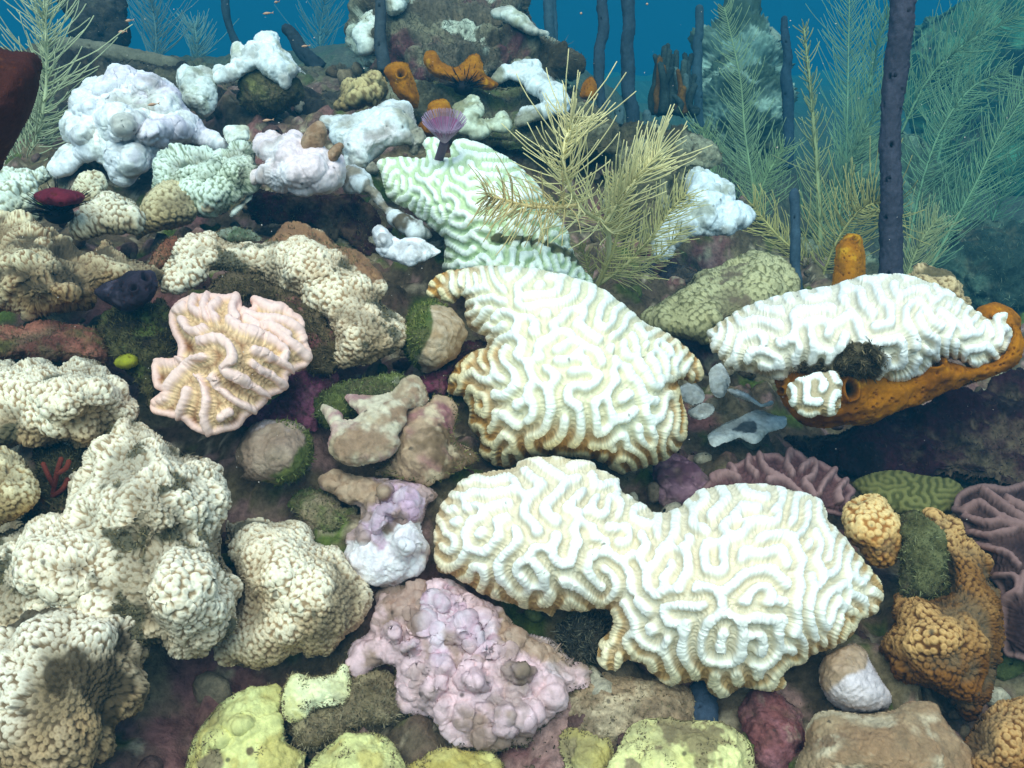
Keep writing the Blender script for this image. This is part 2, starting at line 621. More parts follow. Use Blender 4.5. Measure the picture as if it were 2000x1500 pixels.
def brain_color(ridge_c, valley_c, rim_ridge, rim_valley, rim=70.0, low=0.6, wob=14.0, sept=0.16, side=0.0):
    """white walls over tan valleys; the living tan margin keeps to the rim, widest low down"""
    def c(f):
        vv = (f.V - f.V.min()) / np.ptp(f.V)
        e = f.edge + wob * fbm(f.P, 22, 3, f.seed + 5)
        uu = (f.U - f.U.min()) / np.ptp(f.U)
        wide = rim * np.maximum(1 + low * (vv * 2 - 1) + side * (1 - 2 * uu), 0) + 1
        m = sstep(1.0, 0.15, e / wide) * np.maximum(sstep(0.2, 0.5, vv), min(1.0, 2 * side) * sstep(0.35, 0.05, uu))
        A = mixc(base(f, ridge_c), base(f, rim_ridge), m)
        B = mixc(base(f, valley_c), base(f, rim_valley), m)
        C = mixc(B, A, sstep(0.25, 0.8, f.ridge))
        C = C * (1 + sept * f.septa * (0.5 + m))[..., None]
        # small dark specks
        p1, _, pid = worley(f.P, 34, f.seed + 77, 1.0)
        C = mixc(C, base(f, '565248'), sstep(0.07, 0.03, p1) * (pid > 0.6) * 0.8)
        return C
    return c


def ridge_relief(lines, w=9.0, amp=0.012, rim_w=7.0, rim_amp=0.006, septa=0.0012):
    """walls along traced lines, fine septa between them"""
    def r(f):
        best = np.full(f.U.shape, 1e9)
        for ln in lines:
            best = np.minimum(best, seg_dist(f.U, f.V, catmull(ln, 4, False), False))
        best = best + 1.6 * noise(f.P, 260, f.seed)
        q = np.clip(1 - (best / w) ** 2, 0, 1)
        ridge = np.sqrt(q)
        rimq = np.sqrt(np.clip(1 - ((f.edge - rim_w) / rim_w) ** 2, 0, 1))
        f.ridge = np.maximum(ridge, rimq * (rim_amp > 0))
        gb = blur(np.minimum(best, 40), 2.5)
        gv, gu = np.gradient(gb)
        gn = np.sqrt(gu ** 2 + gv ** 2) + 1e-6
        rr = np.random.default_rng(f.seed + 100)
        n0 = rr.normal(size=best.shape); n0 = blur(n0, 0.9) - 0.9 * blur(n0, 2.0); n0 /= n0.std()
        jj, ii = np.mgrid[0:best.shape[0], 0:best.shape[1]].astype(float)
        acc = n0.copy()
        for sgn in (1, -1):
            for k in range(1, 9):
                acc += bil(n0, ii + gu / gn * k * sgn, jj + gv / gn * k * sgn)
        f.septa = np.tanh(acc / acc.std())
        f.best = best
        return np.maximum(amp * ridge, rim_amp * rimq) + septa * f.septa * (1 - 0.6 * f.ridge) - 0.15 * amp * sstep(w, 3 * w, best)
    return r


def ridge_color(rc, vc, vdeep, rimc=None):
    def c(f):
        V_ = mixc(base(f, vc), base(f, vdeep), sstep(6, 30, f.best))
        V_ = V_ * (1 + 0.3 * f.septa)[..., None]
        C = mixc(V_, base(f, rc), sstep(0.15, 0.7, f.ridge) * (0.9 + 0.1 * noise(f.P, 300, 5)))
        if rimc:
            C = mixc(C, base(f, rimc), sstep(16, 2, f.edge) * 0.8)
        return C
    return c


def smooth_relief(amp=0.006, scale=40.0, bump_n=0.004, bump_scale=36.0, thresh=0.45, fine=0.0005):
    """soft swellings plus separate rounded knobs"""
    def r(f):
        L = fbm(f.P, scale, 2, f.seed + 3)
        f1, cid = darts(f, 0.8 / bump_scale, f.seed + 9)
        f1 = f1 * bump_scale + 0.10 * noise(f.P, 2.2 * bump_scale, f.seed)
        K = np.clip(1 - (f1 / 0.70) ** 2, 0, 1) ** 0.9 * (cid > thresh)
        f.lumps, f.knob, f.knob_id = L, K, cid
        return amp * L + bump_n * K * (0.5 + 0.5 * cid) + fine * fbm(f.P, 300, 3, f.seed) + 0.0028 * fbm(f.P, 95, 4, f.seed + 2, 0.6)
    return r


def blotch(*layers, up=None):
    """pigment layers: (hex) first, then (hex, scale, threshold, width, seed) noise blotches"""
    def c(f):
        C = base(f, layers[0])
        for (hx, sc, th, wd, sd) in layers[1:]:
            C = mixc(C, base(f, hx), sstep(th - wd, th + wd, fbm(f.P, sc, 5, sd + f.seed, 0.6)))
        # dust in the hollows, a few dark pin-holes, fine grain
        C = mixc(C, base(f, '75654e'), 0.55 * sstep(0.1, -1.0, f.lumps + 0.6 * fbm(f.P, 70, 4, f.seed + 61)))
        p1, _, pid = worley(f.P, 55, f.seed + 73, 1.0)
        C = mixc(C, base(f, '3e362c'), sstep(0.15, 0.07, p1) * (pid > 0.55) * 0.8)
        return C * (1 + 0.14 * fbm(f.P, 260, 3, f.seed + 66))[..., None]
    return c


def patches(inner, plist):
    """traced patches of another skin over the pigment: (outline, hex, hex2, ragged, scale)"""
    def c(f):
        C = inner(f)
        for k, (poly, h1, h2, rg, sc) in enumerate(plist):
            s = patch_field(f, poly, rg, sc, k + f.seed)
            n = 0.5 + 0.7 * fbm(f.P, 150, 4, k + 40)
            C = mixc(C, mixc(base(f, h1), base(f, h2), n), sstep(-2.0 - 0.5 * max(rg - 6, 0), 2.5 + 0.7 * max(rg - 6, 0), s))
        return C
    return c


def rock_relief(amp=0.012, scale=22.0, fine=0.003, fscale=120.0):
    def r(f):
        L = fbm(f.P, scale, 4, f.seed + 3, 0.55)
        f.lumps = L
        f1, f2, cid = worley(f.P, fscale, f.seed, 1.0)
        return amp * L + fine * (0.6 - f1) + 0.0012 * fbm(f.P, 420, 3, f.seed + 8)
    return r


def sponge_relief(holes=(), amp=0.004, pore=150.0, pore_amp=0.003):
    def r(f):
        L = fbm(f.P, 40, 3, f.seed + 3)
        f.lumps = L
        f1, f2, cid = worley(f.P, pore, f.seed, 1.0)
        f.pore = sstep(0.32, 0.14, f1) * (cid > 0.35)
        h = amp * L - pore_amp * f.pore
        f.hole = np.zeros(f.U.shape)
        for (hu, hv, ru, rv) in holes:
            q = np.sqrt(((f.U - hu) / ru) ** 2 + ((f.V - hv) / rv) ** 2)
            h = h + 0.006 * np.exp(-((q - 1.15) / 0.35) ** 2) - 0.025 * sstep(1.0, 0.6, q)
            f.hole = np.maximum(f.hole, sstep(1.05, 0.75, q))
        return h
    return r


def sponge_color(c1, c2, c3, hole='20200f'):
    def c(f):
        C = mixc(base(f, c1), base(f, c2), 0.5 + 0.8 * fbm(f.P, 30, 4, f.seed + 6))
        C = mixc(C, base(f, c3), sstep(0.35, 0.8, fbm(f.P, 60, 4, f.seed + 16)))
        C = mixc(C, base(f, '5a2c06'), f.pore * 0.7)
        return mixc(C, base(f, hole), f.hole)
    return c

# ------------------------------------------------------------------ the sea floor: one sheet
CTRL = [(0, 1500, .98), (500, 1500, .97), (1000, 1490, .94), (1500, 1500, .93), (2000, 1500, .98), (-300, 1300, 1.0), (2300, 1300, 1.05),
        (100, 1100, 1.05), (450, 1150, 1.08), (900, 1300, 1.0), (1130, 1240, 1.03), (1500, 1320, 1.02), (1850, 1200, 1.10),
        (400, 900, 1.14), (700, 1000, 1.12), (620, 880, 1.135), (560, 760, 1.16), (820, 880, 1.15), (1000, 950, 1.20), (1300, 950, 1.26), (1600, 900, 1.40), (1900, 900, 1.46), (1750, 950, 1.38),
        (80, 700, 1.20), (450, 700, 1.22), (720, 720, 1.24), (870, 780, 1.22), (1380, 800, 1.45), (1750, 850, 1.52), (2300, 900, 1.5),
        (60, 450, 1.45), (400, 480, 1.46), (650, 430, 1.58), (820, 500, 1.52), (1200, 500, 1.66), (1200, 570, 1.58), (1450, 580, 1.75), (-300, 500, 1.5),
        (250, 300, 1.80), (500, 200, 2.0), (700, 250, 1.82), (900, 250, 1.90), (1150, 300, 1.92), (1330, 400, 1.95),
        (400, 130, 2.3), (650, 150, 2.15), (850, 130, 2.25), (1050, 170, 2.15), (1250, 270, 2.3), (100, 200, 2.3),
        (1600, 570, 2.2), (1800, 610, 2.3), (1990, 650, 2.3), (1900, 480, 3.2), (1500, 330, 3.5), (1700, 290, 4.5),
        (300, 90, 3.6), (1300, 230, 3.6), (600, 100, 3.8), (900, 110, 3.9), (0, 120, 3.6), (1900, 330, 4.6)]
_cu, _cv, _cd = np.array(CTRL, float).T
_cd = np.where(_cd < 1.6, _cd - 0.045, _cd)
_CP = at(_cu, _cv, _cd)


def ground_z(x, y):
    sw = 0; sz = 0
    for p in _CP:
        w = 1.0 / ((x - p[0]) ** 2 + (y - p[1]) ** 2 + 0.004) ** 1.9
        sw = sw + w; sz = sz + w * p[2]
    z = sz / sw
    far = sstep(4.0, 7.0, np.sqrt(x * x + y * y))
    return z * (1 - far) + far * (0.62)


def axis_coords(lo, hi, fine, lim):
    a = list(np.arange(lo, hi, fine))
    s, x = fine, hi
    while x < lim[1]:
        a.append(x); s *= 1.06; x += s
    a.append(lim[1])
    s, x = fine, lo - fine
    b = []
    while x > lim[0]:
        b.append(x); s *= 1.06; x -= s
    b.append(lim[0])
    return np.array(b[::-1] + a)


def build_ground():
    xs = axis_coords(-1.35, 1.45, 0.0055, (-13, 13)); ys = axis_coords(0.45, 3.0, 0.0055, (-3, 13))
    X, Y = np.meshgrid(xs, ys)
    Z = ground_z(X, Y)
    P = np.stack([X, Y, Z], -1)
    n1 = fbm(P, 7, 4, 3, 0.55); n2 = fbm(P, 30, 4, 4, 0.6)
    f1, f2, cid = worley(P, 26, 8, 1.0)
    near = sstep(4.5, 2.5, Y)
    Z = Z + near * (0.035 * n1 + 0.010 * n2 + 0.016 * (cid > 0.6) * np.sqrt(np.clip(1 - (f1 / 0.6) ** 2, 0, 1))) + (1 - near) * (0.10 * fbm(P, 1.3, 3, 6) + .03 * n1)
    P = np.stack([X, Y, Z], -1)
    C = mixc(np.broadcast_to(lin('5a4c3c'), P.shape), np.broadcast_to(lin('7c5450'), P.shape), sstep(-0.1, 0.5, fbm(P, 9, 4, 12)))
    C = mixc(C, np.broadcast_to(lin('7c6c52'), P.shape), sstep(0.1, 0.5, fbm(P, 14, 4, 19)))
    C = mixc(C, np.broadcast_to(lin('98766e'), P.shape), sstep(0.35, 0.6, fbm(P, 24, 4, 23)))
    C = mixc(C, np.broadcast_to(lin('55602e'), P.shape), sstep(0.3, 0.6, fbm(P, 17, 4, 29)))
    C = mixc(C, np.broadcast_to(lin('a09078'), P.shape), sstep(0.45, 0.65, fbm(P, 46, 3, 33)))
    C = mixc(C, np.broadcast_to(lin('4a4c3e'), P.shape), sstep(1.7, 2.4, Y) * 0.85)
    idx = np.arange(X.size).reshape(X.shape)
    Q = np.stack([idx[:-1, :-1], idx[:-1, 1:], idx[1:, 1:], idx[1:, :-1]], -1).reshape(-1, 4)
    o = mesh_object('terrain', P.reshape(-1, 3), Q, 'ground', None, C.reshape(-1, 3))
    tag(o, kind='structure')
    # turf grows on it in drifts
    N = np.cross(np.gradient(P, axis=1), np.gradient(P, axis=0)); N /= np.linalg.norm(N, axis=-1, keepdims=True)
    m = (sstep(-0.1, 0.3, fbm(P, 11, 3, 41)) > RNG.random(X.shape)) & (Y < 2.7) & (np.abs(X) < 1.5)
    ii, jj = np.nonzero(m)
    s = RNG.choice(len(ii), 26000, replace=False)
    TURF.append((P[ii[s], jj[s]], N[ii[s], jj[s]], 0.009, ('4a4030', '7c6c4a')))



def build_rubble():
    """broken bits of dead coral lying all over the slope"""
    r = np.random.default_rng(12)
    th, ph = np.meshgrid(np.linspace(0.15, math.pi - 0.15, 8), np.linspace(0, 2 * math.pi, 12, endpoint=False), indexing='ij')
    S = np.stack([np.sin(th) * np.cos(ph), np.sin(th) * np.sin(ph), np.cos(th)], -1)
    idx = np.arange(96).reshape(8, 12); nx = np.roll(idx, -1, 1)
    Q0 = np.stack([idx[:-1], idx[1:], nx[1:], nx[:-1]], -1).reshape(-1, 4)
    pal = [lin(h) for h in ('7a6a54', '94826a', '5a4c3c', '7e6258', '5c443e', 'b0a48e', '5c6238', '6e6050')]
    VV, QQ, CC = [], [], []
    n = 0
    xs = r.uniform(-1.2, 1.3, 1500); ys = r.uniform(0.5, 2.3, 1500)
    zs = ground_z(xs, ys)
    for x, y, z in zip(xs, ys, zs):
        a = 0.004 + 0.015 * r.random() ** 2
        ax = np.array([1, .6 + .5 * r.random(), .45 + .4 * r.random()]) * a
        A = r.normal(size=(3, 3)); q, _ = np.linalg.qr(A)
        P = S * ax
        P = P * (1 + 0.6 * noise(P + r.random(3) * 9, 1.1 / a, 3))[..., None]
        P = P @ q.T + np.array([x, y, z + 0.012])
        VV.append(P.reshape(-1, 3)); QQ.append(Q0 + n); n += 96
        CC.append(np.repeat((pal[r.integers(len(pal))] * (0.7 + .5 * r.random()))[None], 96, 0))
    tag(mesh_object('coral_rubble', np.concatenate(VV), np.concatenate(QQ), 'rock', None, np.concatenate(CC)), kind='stuff')


build_ground()
build_rubble()

# ------------------------------------------------------------------ tubes
def tube_mesh(paths, sides=5):
    """paths: list of (points n x 3, radii n) -> verts, quads"""
    VV, QQ, off = [], [], 0
    ang = np.linspace(0, 2 * math.pi, sides, endpoint=False)
    for pts, rad in paths:
        pts = np.asarray(pts, float); n = len(pts)
        rad = np.broadcast_to(rad, (n,))
        T = np.gradient(pts, axis=0); T /= np.linalg.norm(T, axis=1, keepdims=True) + 1e-12
        ref = np.array([0.31, 0.87, 0.38])
        A = np.cross(T, ref); A /= np.linalg.norm(A, axis=1, keepdims=True) + 1e-12
        B = np.cross(T, A)
        ring = pts[:, None] + rad[:, None, None] * (A[:, None] * np.cos(ang)[None, :, None] + B[:, None] * np.sin(ang)[None, :, None])
        tip = pts[-1] + T[-1] * rad[-1] * 0.8
        root = pts[0] - T[0] * rad[0] * 0.3
        idx = off + np.arange(n * sides).reshape(n, sides)
        nx = np.roll(idx, -1, 1)
        QQ.append(np.stack([idx[:-1], nx[:-1], nx[1:], idx[1:]], -1).reshape(-1, 4))
        VV.append(ring.reshape(-1, 3)); VV.append(tip[None]); VV.append(root[None])
        t = off + n * sides
        cap = np.stack([idx[-1], nx[-1], np.full(sides, t), np.full(sides, t)], -1)
        cap2 = np.stack([nx[0], idx[0], np.full(sides, t + 1), np.full(sides, t + 1)], -1)
        TRI.append(cap[:, :3]); TRI.append(cap2[:, :3])
        off += n * sides + 2
    return np.concatenate(VV), np.concatenate(QQ)


TRI = []


def tubes_object(name, paths, mat, col, parent=None, sides=5, jitter=0.0):
    TRI.clear()
    V, Q = tube_mesh(paths, sides)
    tris = np.concatenate(TRI)
    C = np.broadcast_to(lin(col) if isinstance(col, str) else col, V.shape).copy()
    if jitter:
        C = C * (1 + jitter * noise(V, 30, 3))[:, None]
    return mesh_object(name, V, Q, mat, parent, C, tris)


def pix_curve(pts, n=10):
    """a 3-D curve through points given as photo pixel and distance"""
    c = catmull(pts, n, False)
    return at(c[:, 0], c[:, 1], c[:, 2])


def frond(axis, n, length, fwd=0.8, r0=0.0035, r1=0.0012, rl=0.0011, droop=0.0, seed=0, flat=0.75, sides=4, seg=7, start=0.1, taper=0.5, bias=0.0, curl=0.35, spin=0.0, ragged=0.25):
    """one gorgonian branch: its axis and the fine branchlets along both sides"""
    r = np.random.default_rng(seed)
    m = len(axis)
    s = np.linspace(0, 1, m)
    paths = [(axis, r0 + (r1 - r0) * s)]
    T = np.gradient(axis, axis=0); T /= np.linalg.norm(T, axis=1, keepdims=True)
    for k in range(n):
        t = start + (1 - start) * (k + r.random() * 0.6) / n
        i = min(int(t * (m - 1)), m - 2); q = t * (m - 1) - i
        p = axis[i] * (1 - q) + axis[i + 1] * q
        tg = T[i]
        view = p - CAMV; view /= np.linalg.norm(view)
        lat = np.cross(tg, view); lat /= np.linalg.norm(lat) + 1e-9
        nor = np.cross(lat, tg)
        side = 1 if k % 2 else -1
        if r.random() < abs(bias): side = math.copysign(1, bias)
        th = spin + r.normal() * (1 - flat) * 1.6
        p = p + r.normal(size=3) * 0.0006
        d0 = lat * side * math.cos(th) + nor * math.sin(th)
        L = length * (1 - taper * t ** 2) * (0.85 + ragged * r.normal()) * (1.0 if t > 0.18 else 0.4 + 3 * t)
        L = max(L, 0.25 * length)
        d = d0 + tg * fwd * (0.8 + 0.4 * r.random())
        d /= np.linalg.norm(d)
        pts = [p]; cur = p
        bend = tg * curl * (0.6 + 0.8 * r.random()) + np.array([0, 0, -droop]) + r.normal(size=3) * 0.12
        for j in range(seg):
            d = d + bend / seg + r.normal(size=3) * 0.05
            d = d / np.linalg.norm(d)
            cur = cur + d * L / seg
            pts.append(cur)
        paths.append((np.array(pts), np.linspace(rl * 1.15, rl * 0.8, seg + 1)))
    return paths


def plume(label, base_pd, branches, col, cat='sea plume', name='sea_plume', group=None, sides=4, jitter=0.2):
    e = empty(name, tuple(at(*base_pd)), label, cat, group)
    for b in branches:
        b = dict(b)
        ax = pix_curve(b.pop('axis'), 8)
        c = b.pop('col', col)
        sd = b.pop('tubesides', sides)
        o = tubes_object('branch', frond(ax, **b), 'plume', c, None, sd, jitter)
        adopt(o, e)
    return e


def rope(label, pts, r, col, holes=10, seed=1, name='rope_sponge', cat='sponge', wob=0.15, sides=40, group=None, res=0.004):
    """a rope sponge: an upright, slightly knotted rod pitted with open pores"""
    ax = catmull(pts, 12, False)
    P = at(ax[:, 0], ax[:, 1], ax[:, 2])
    Ls = np.concatenate([[0], np.cumsum(np.linalg.norm(np.diff(P, axis=0), axis=1))])
    n = max(24, int(Ls[-1] / res))
    t = np.linspace(0, Ls[-1], n)
    A = np.stack([np.interp(t, Ls, P[:, k]) for k in range(3)], -1)
    rm = float(np.mean(r))
    A = A + 0.45 * rm * np.stack([noise(A, 0.22 / rm, seed), noise(A, 0.22 / rm, seed + 1), np.zeros(n)], -1)
    T = np.gradient(A, axis=0); T /= np.linalg.norm(T, axis=1, keepdims=True)
    X = np.cross(T, [0, 1, 0.0]); X /= np.linalg.norm(X, axis=1, keepdims=True); Y = np.cross(T, X)
    ang = np.linspace(0, 2 * math.pi, sides, endpoint=False)
    dirs = X[:, None] * np.cos(ang)[None, :, None] + Y[:, None] * np.sin(ang)[None, :, None]
    rr = (np.interp(t, Ls, np.interp(np.arange(len(ax)), np.linspace(0, len(ax) - 1, len(r)), r)) if np.ndim(r) else np.full(n, r))
    q = np.linspace(0, 1, n)
    rr = rr * np.sqrt(np.clip(1 - np.clip((q - (1 - 1.2 * rr[-1] / Ls[-1])) / (1.2 * rr[-1] / Ls[-1]), 0, 0.999) ** 2, 0.0004, 1))
    S = A[:, None] + dirs * rr[:, None, None]
    rad = rr[:, None] * (1 + wob * fbm(S, 0.35 / rr.mean(), 3, seed) + 0.13 * fbm(S, 190, 4, seed + 4, 0.6) + 0.10 * noise(S, 14, seed + 2))
    C = np.broadcast_to(lin(col), S.shape).copy() * (1 + 0.25 * fbm(S, 60, 4, seed + 9))[..., None]
    R = np.random.default_rng(seed)
    for k in range(holes):
        i0 = R.integers(3, n - 3); a0 = R.random() * 2 * math.pi
        dl = np.linalg.norm(S - S[i0, int(a0 / (2 * math.pi) * sides) % sides], axis=-1)
        hr = rr.mean() * (0.16 + 0.10 * R.random())
        w = sstep(1.0, 0.6, dl / hr)
        rad = rad - rr.mean() * 0.5 * w + rr.mean() * 0.08 * np.exp(-((dl / hr - 1.2) / 0.3) ** 2)
        C = mixc(C, np.broadcast_to(lin('0a0a12'), C.shape), w)
    S = A[:, None] + dirs * rad[..., None]
    idx = np.arange(n * sides).reshape(n, sides); nx = np.roll(idx, -1, 1)
    Q = np.stack([idx[:-1], nx[:-1], nx[1:], idx[1:]], -1).reshape(-1, 4)
    V = np.concatenate([S.reshape(-1, 3), A[-1:], A[:1]]); k = n * sides
    tr = np.concatenate([np.stack([idx[-1], nx[-1], np.full(sides, k)], -1), np.stack([nx[0], idx[0], np.full(sides, k + 1)], -1)])
    Cc = np.concatenate([C.reshape(-1, 3), C[-1, :1], C[0, :1]])
    return tag(mesh_object(name, V, Q, 'sponge', None, Cc, tr), label, cat, group)


def coral(name, label, cat, outline, d, mat, relief, color, group=None, **kw):
    return tag(lump(name, outline, d, mat, relief, color, **kw), label, cat, group)


def Z(pts, ox, oy, k):
    """outline read off an enlarged view: offset and scale back to photo pixels"""
    return [(ox + x * k, oy + y * k) for x, y in pts]

# ================================================================== grooved brain corals
FRONT = Z([(60,330),(80,240),(130,170),(180,120),(260,90),(390,70),(410,45),(480,28),(560,25),(640,35),(720,50),(740,75),(790,95),(825,115),(835,160),(880,195),(950,235),(980,260),(1060,245),(1100,215),(1150,170),(1220,150),(1330,138),(1440,140),(1540,160),(1660,200),(1690,250),(1700,290),(1760,350),(1790,395),(1840,450),(1900,520),(1928,580),(1915,640),(1880,690),(1830,700),(1800,770),(1750,800),(1700,830),(1640,845),(1600,880),(1540,900),(1515,930),(1518,980),(1470,1003),(1400,990),(1340,985),(1300,1010),(1240,1028),(1195,1000),(1180,960),(1120,965),(1050,978),(1000,955),(960,920),(900,875),(850,880),(810,915),(760,900),(735,860),(745,800),(790,740),(800,690),(760,655),(700,665),(640,670),(580,660),(550,690),(510,670),(470,665),(420,650),(340,625),(270,600),(200,560),(130,520),(75,505),(62,440),(62,390)], 820, 880, 0.47)
coral('brain_coral', 'white heart shaped brain coral with two humps at the front', 'coral', FRONT, 0.97, 'coral',
      brain_relief(38, 0.0078, 0.20, 80, 5, yarc=0.3), brain_color('f8f3e6', 'dfd2b6', 'f0deb4', 'b8925e', 45, 0.9, side=0.35),
      H=0.085, tv=0.55, soft=0.7, step=1.7, lobes=((1040, 1050, 210, 160, .035), (1450, 1130, 270, 230, .045)), back=0.05, seed=5)

CENTRAL = [(834,575),(840,550),(865,532),(900,524),(950,519),(1010,520),(1060,526),(1100,535),(1140,548),(1180,565),(1210,588),(1240,612),(1262,632),(1285,640),(1310,655),(1335,672),(1352,690),(1362,700),(1373,720),(1372,738),(1355,750),(1330,742),(1325,748),(1335,790),(1344,830),(1338,860),(1318,885),(1290,903),(1262,912),(1235,920),(1212,925),(1190,912),(1170,900),(1130,893),(1075,890),(1030,895),(1000,910),(965,908),(945,895),(937,884),(935,857),(916,830),(918,800),(900,775),(876,768),(877,740),(895,707),(919,686),(946,680),(952,668),(943,655),(919,644),(908,620),(909,590),(901,577),(888,592),(862,586)]
coral('brain_coral', 'large white domed brain coral with tan rim in the middle of the reef', 'coral', CENTRAL, 1.17, 'coral',
      brain_relief(34, 0.0080, 0.26, 110, 9, yarc=0.5), brain_color('f6f4e6', 'ded6b6', 'e8d4a2', 'b08040', 60, 1.0, side=0.5),
      H=0.14, tv=0.55, soft=1.2, step=1.6, lobes=((1120, 760, 260, 200, .03),), back=0.06, seed=9)

MINT = [(736,316),(762,307),(800,307),(829,308),(830,292),(825,280),(835,268),(850,268),(867,280),(862,295),(860,307),(880,306),(880,285),(895,270),(920,274),(945,282),(970,295),(1000,312),(1025,335),(1050,360),(1070,395),(1095,428),(1112,460),(1115,480),(1125,502),(1142,527),(1150,560),(1000,580),(900,560),(865,530),(866,507),(868,470),(850,452),(825,432),(800,412),(780,402),(757,385),(745,345)]
MINT_TURF = [(960,462),(1010,461),(1060,472),(1110,492),(1135,512),(1128,520),(1095,500),(1050,484),(1000,476),(960,474)]
coral('brain_coral', 'mint green tinted brain coral behind the yellow sea plume', 'coral', MINT, 1.46, 'coral',
      brain_relief(28, 0.0066, 0.10, 60, 13, yarc=0.3), patches(brain_color('f0f4e2', 'c0d0a4', 'e8ecd8', 'b0bc90', 30, 0.5), [(MINT_TURF, '4a4a30', '6e6a48', 6, 60)]),
      H=0.14, tv=0.75, soft=0.9, step=1.5, lobes=((910, 400, 170, 110, .04), (1010, 530, 140, 50, .05)), back=0.06, seed=13)

RIGHT = [(1381,647),(1389,641),(1411,625),(1450,602),(1488,586),(1552,569),(1616,558),(1667,543),(1712,534),(1734,536),(1757,534),(1802,546),(1840,559),(1872,580),(1901,602),(1933,623),(1946,614),(1966,612),(1965,631),(1978,647),(1982,670),(1974,689),(1955,694),(1952,708),(1920,711),(1917,721),(1891,721),(1880,710),(1862,702),(1840,704),(1814,722),(1782,742),(1754,746),(1700,745),(1635,740),(1584,735),(1558,725),(1546,738),(1520,742),(1498,735),(1466,727),(1440,724),(1418,718),(1402,692),(1392,689),(1384,663)]
RIGHT_TURF = [(1548,745),(1552,712),(1585,703),(1620,706),(1645,685),(1664,670),(1690,668),(1712,672),(1724,690),(1724,715),(1700,745),(1650,748),(1600,735)]
coral('brain_coral', 'white brain coral capped over the orange sponge at right', 'coral', RIGHT, 1.20, 'coral',
      brain_relief(33, 0.0080, 0.10, 60, 21, yarc=0.2), patches(brain_color('f8f4ec', 'ded4be', 'f0e8d4', 'c8b490', 16, 0.9), [(RIGHT_TURF, '3c3428', '7a6c50', 8, 70)]),
      H=0.11, tv=0.8, soft=0.9, step=1.5, lobes=((1700, 640, 250, 90, .03),), back=0.05, seed=21,
      turf=dict(where=lambda f: patch_field(f, RIGHT_TURF, 5, 70) > 0, n=1500, len=0.010, col=('3c3428', '8a7a5a')))
SMALL = [(1538,753),(1565,736),(1600,728),(1635,727),(1644,750),(1643,782),(1635,807),(1610,814),(1598,809),(1581,815),(1552,801),(1538,775)]
coral('brain_coral', 'small white brain coral lobe set in the orange sponge', 'coral', SMALL, 1.075, 'coral',
      brain_relief(32, 0.008, 0.2, 40, 33), brain_color('f4f5ea', 'b5a586', 'f0ead0', 'b09468', 20, 0.5),
      H=0.035, tv=0.4, soft=0.9, step=1.3, back=0.04, seed=33)
ORANGE = [(1515,742),(1533,715),(1600,705),(1688,706),(1709,717),(1744,720),(1782,726),(1809,704),(1836,692),(1860,709),(1890,717),(1938,704),(1964,682),(1978,650),(1972,630),(1990,638),(2000,675),(1991,710),(1952,732),(1898,750),(1859,762),(1808,786),(1750,802),(1722,820),(1696,832),(1648,832),(1616,838),(1568,832),(1539,803),(1523,772)]
coral('encrusting_sponge', 'bright orange sponge crust under the white brain coral at right', 'sponge', ORANGE, 1.16, 'sponge',
      sponge_relief(((1824,712,14,10), (1661,760,13,18), (1529,763,6,7)), 0.006), sponge_color('b06c0e', '7c4606', 'bc8020'),
      H=0.06, tv=-0.15, soft=0.5, step=1.6, back=0.08, seed=41)

# ================================================================== ridged corals with traced walls
k = .35
PINK = Z([(985,560),(1050,520),(1150,505),(1250,510),(1310,505),(1340,540),(1350,590),(1410,580),(1420,530),(1480,535),(1560,560),(1610,600),(1680,630),(1690,680),(1680,720),(1720,800),(1730,850),(1700,900),(1610,930),(1590,990),(1560,1040),(1490,1065),(1470,1110),(1380,1170),(1330,1240),(1250,1260),(1180,1270),(1080,1250),(1020,1190),(960,1180),(870,1165),(850,1120),(900,1080),(930,1040),(870,1020),(855,940),(870,880),(960,880),(1000,860),(1000,780),(970,720),(950,640)], 0, 400, k)
PL = [[(1150,850),(1090,870),(1040,920),(990,970),(950,1020),(930,1080),(880,1110)],[(1130,770),(1170,760),(1230,760),(1270,790),(1300,840),(1290,880),(1260,910),(1330,950),(1380,990),(1440,1030),(1490,1060)],
      [(1120,960),(1150,1020),(1160,1100),(1150,1180),(1170,1250)],[(1200,950),(1230,1020),(1290,1080),(1350,1110),(1400,1130)],[(1060,1040),(1040,1100),(1010,1170)],
      [(1280,660),(1330,700),(1400,720),(1480,750),(1550,790),(1590,830),(1560,880)],[(1400,880),(1440,910),(1500,950),(1580,1010)],[(1410,820),(1480,850),(1580,890),(1610,910)],
      [(1350,610),(1420,640),(1500,650),(1580,660),(1650,700),(1680,760)],[(1030,650),(1060,700),(1110,720),(1150,700)],[(1090,540),(1080,590),(1120,620)],[(1220,560),(1180,600),(1210,650)],
      [(1310,530),(1290,600),(1320,650)],[(1520,700),(1560,740),(1640,800),(1700,850)],[(880,880),(960,885),(1020,870)],[(1430,545),(1500,590),(1570,590),(1620,610)],[(1160,520),(1140,580),(1160,640)],[(1370,650),(1440,690),(1520,690),(1600,740)],[(1000,600),(1040,580)],[(1230,1180),(1280,1150)]]
coral('ridged_coral', 'pink and cream coral with thick wavy ridges at left centre', 'coral', PINK, 1.03, 'coral',
      ridge_relief([Z(a, 0, 400, k) for a in PL], 8.5, 0.0090, 6, 0.006, 0.0008), ridge_color('f0ccc0', 'd8b88e', '85532f', 'e8b8a4'),
      H=0.05, tv=0.5, soft=0.7, step=1.5, lobes=((450, 690, 90, 70, .025),), back=0.05, seed=51)
k = .32
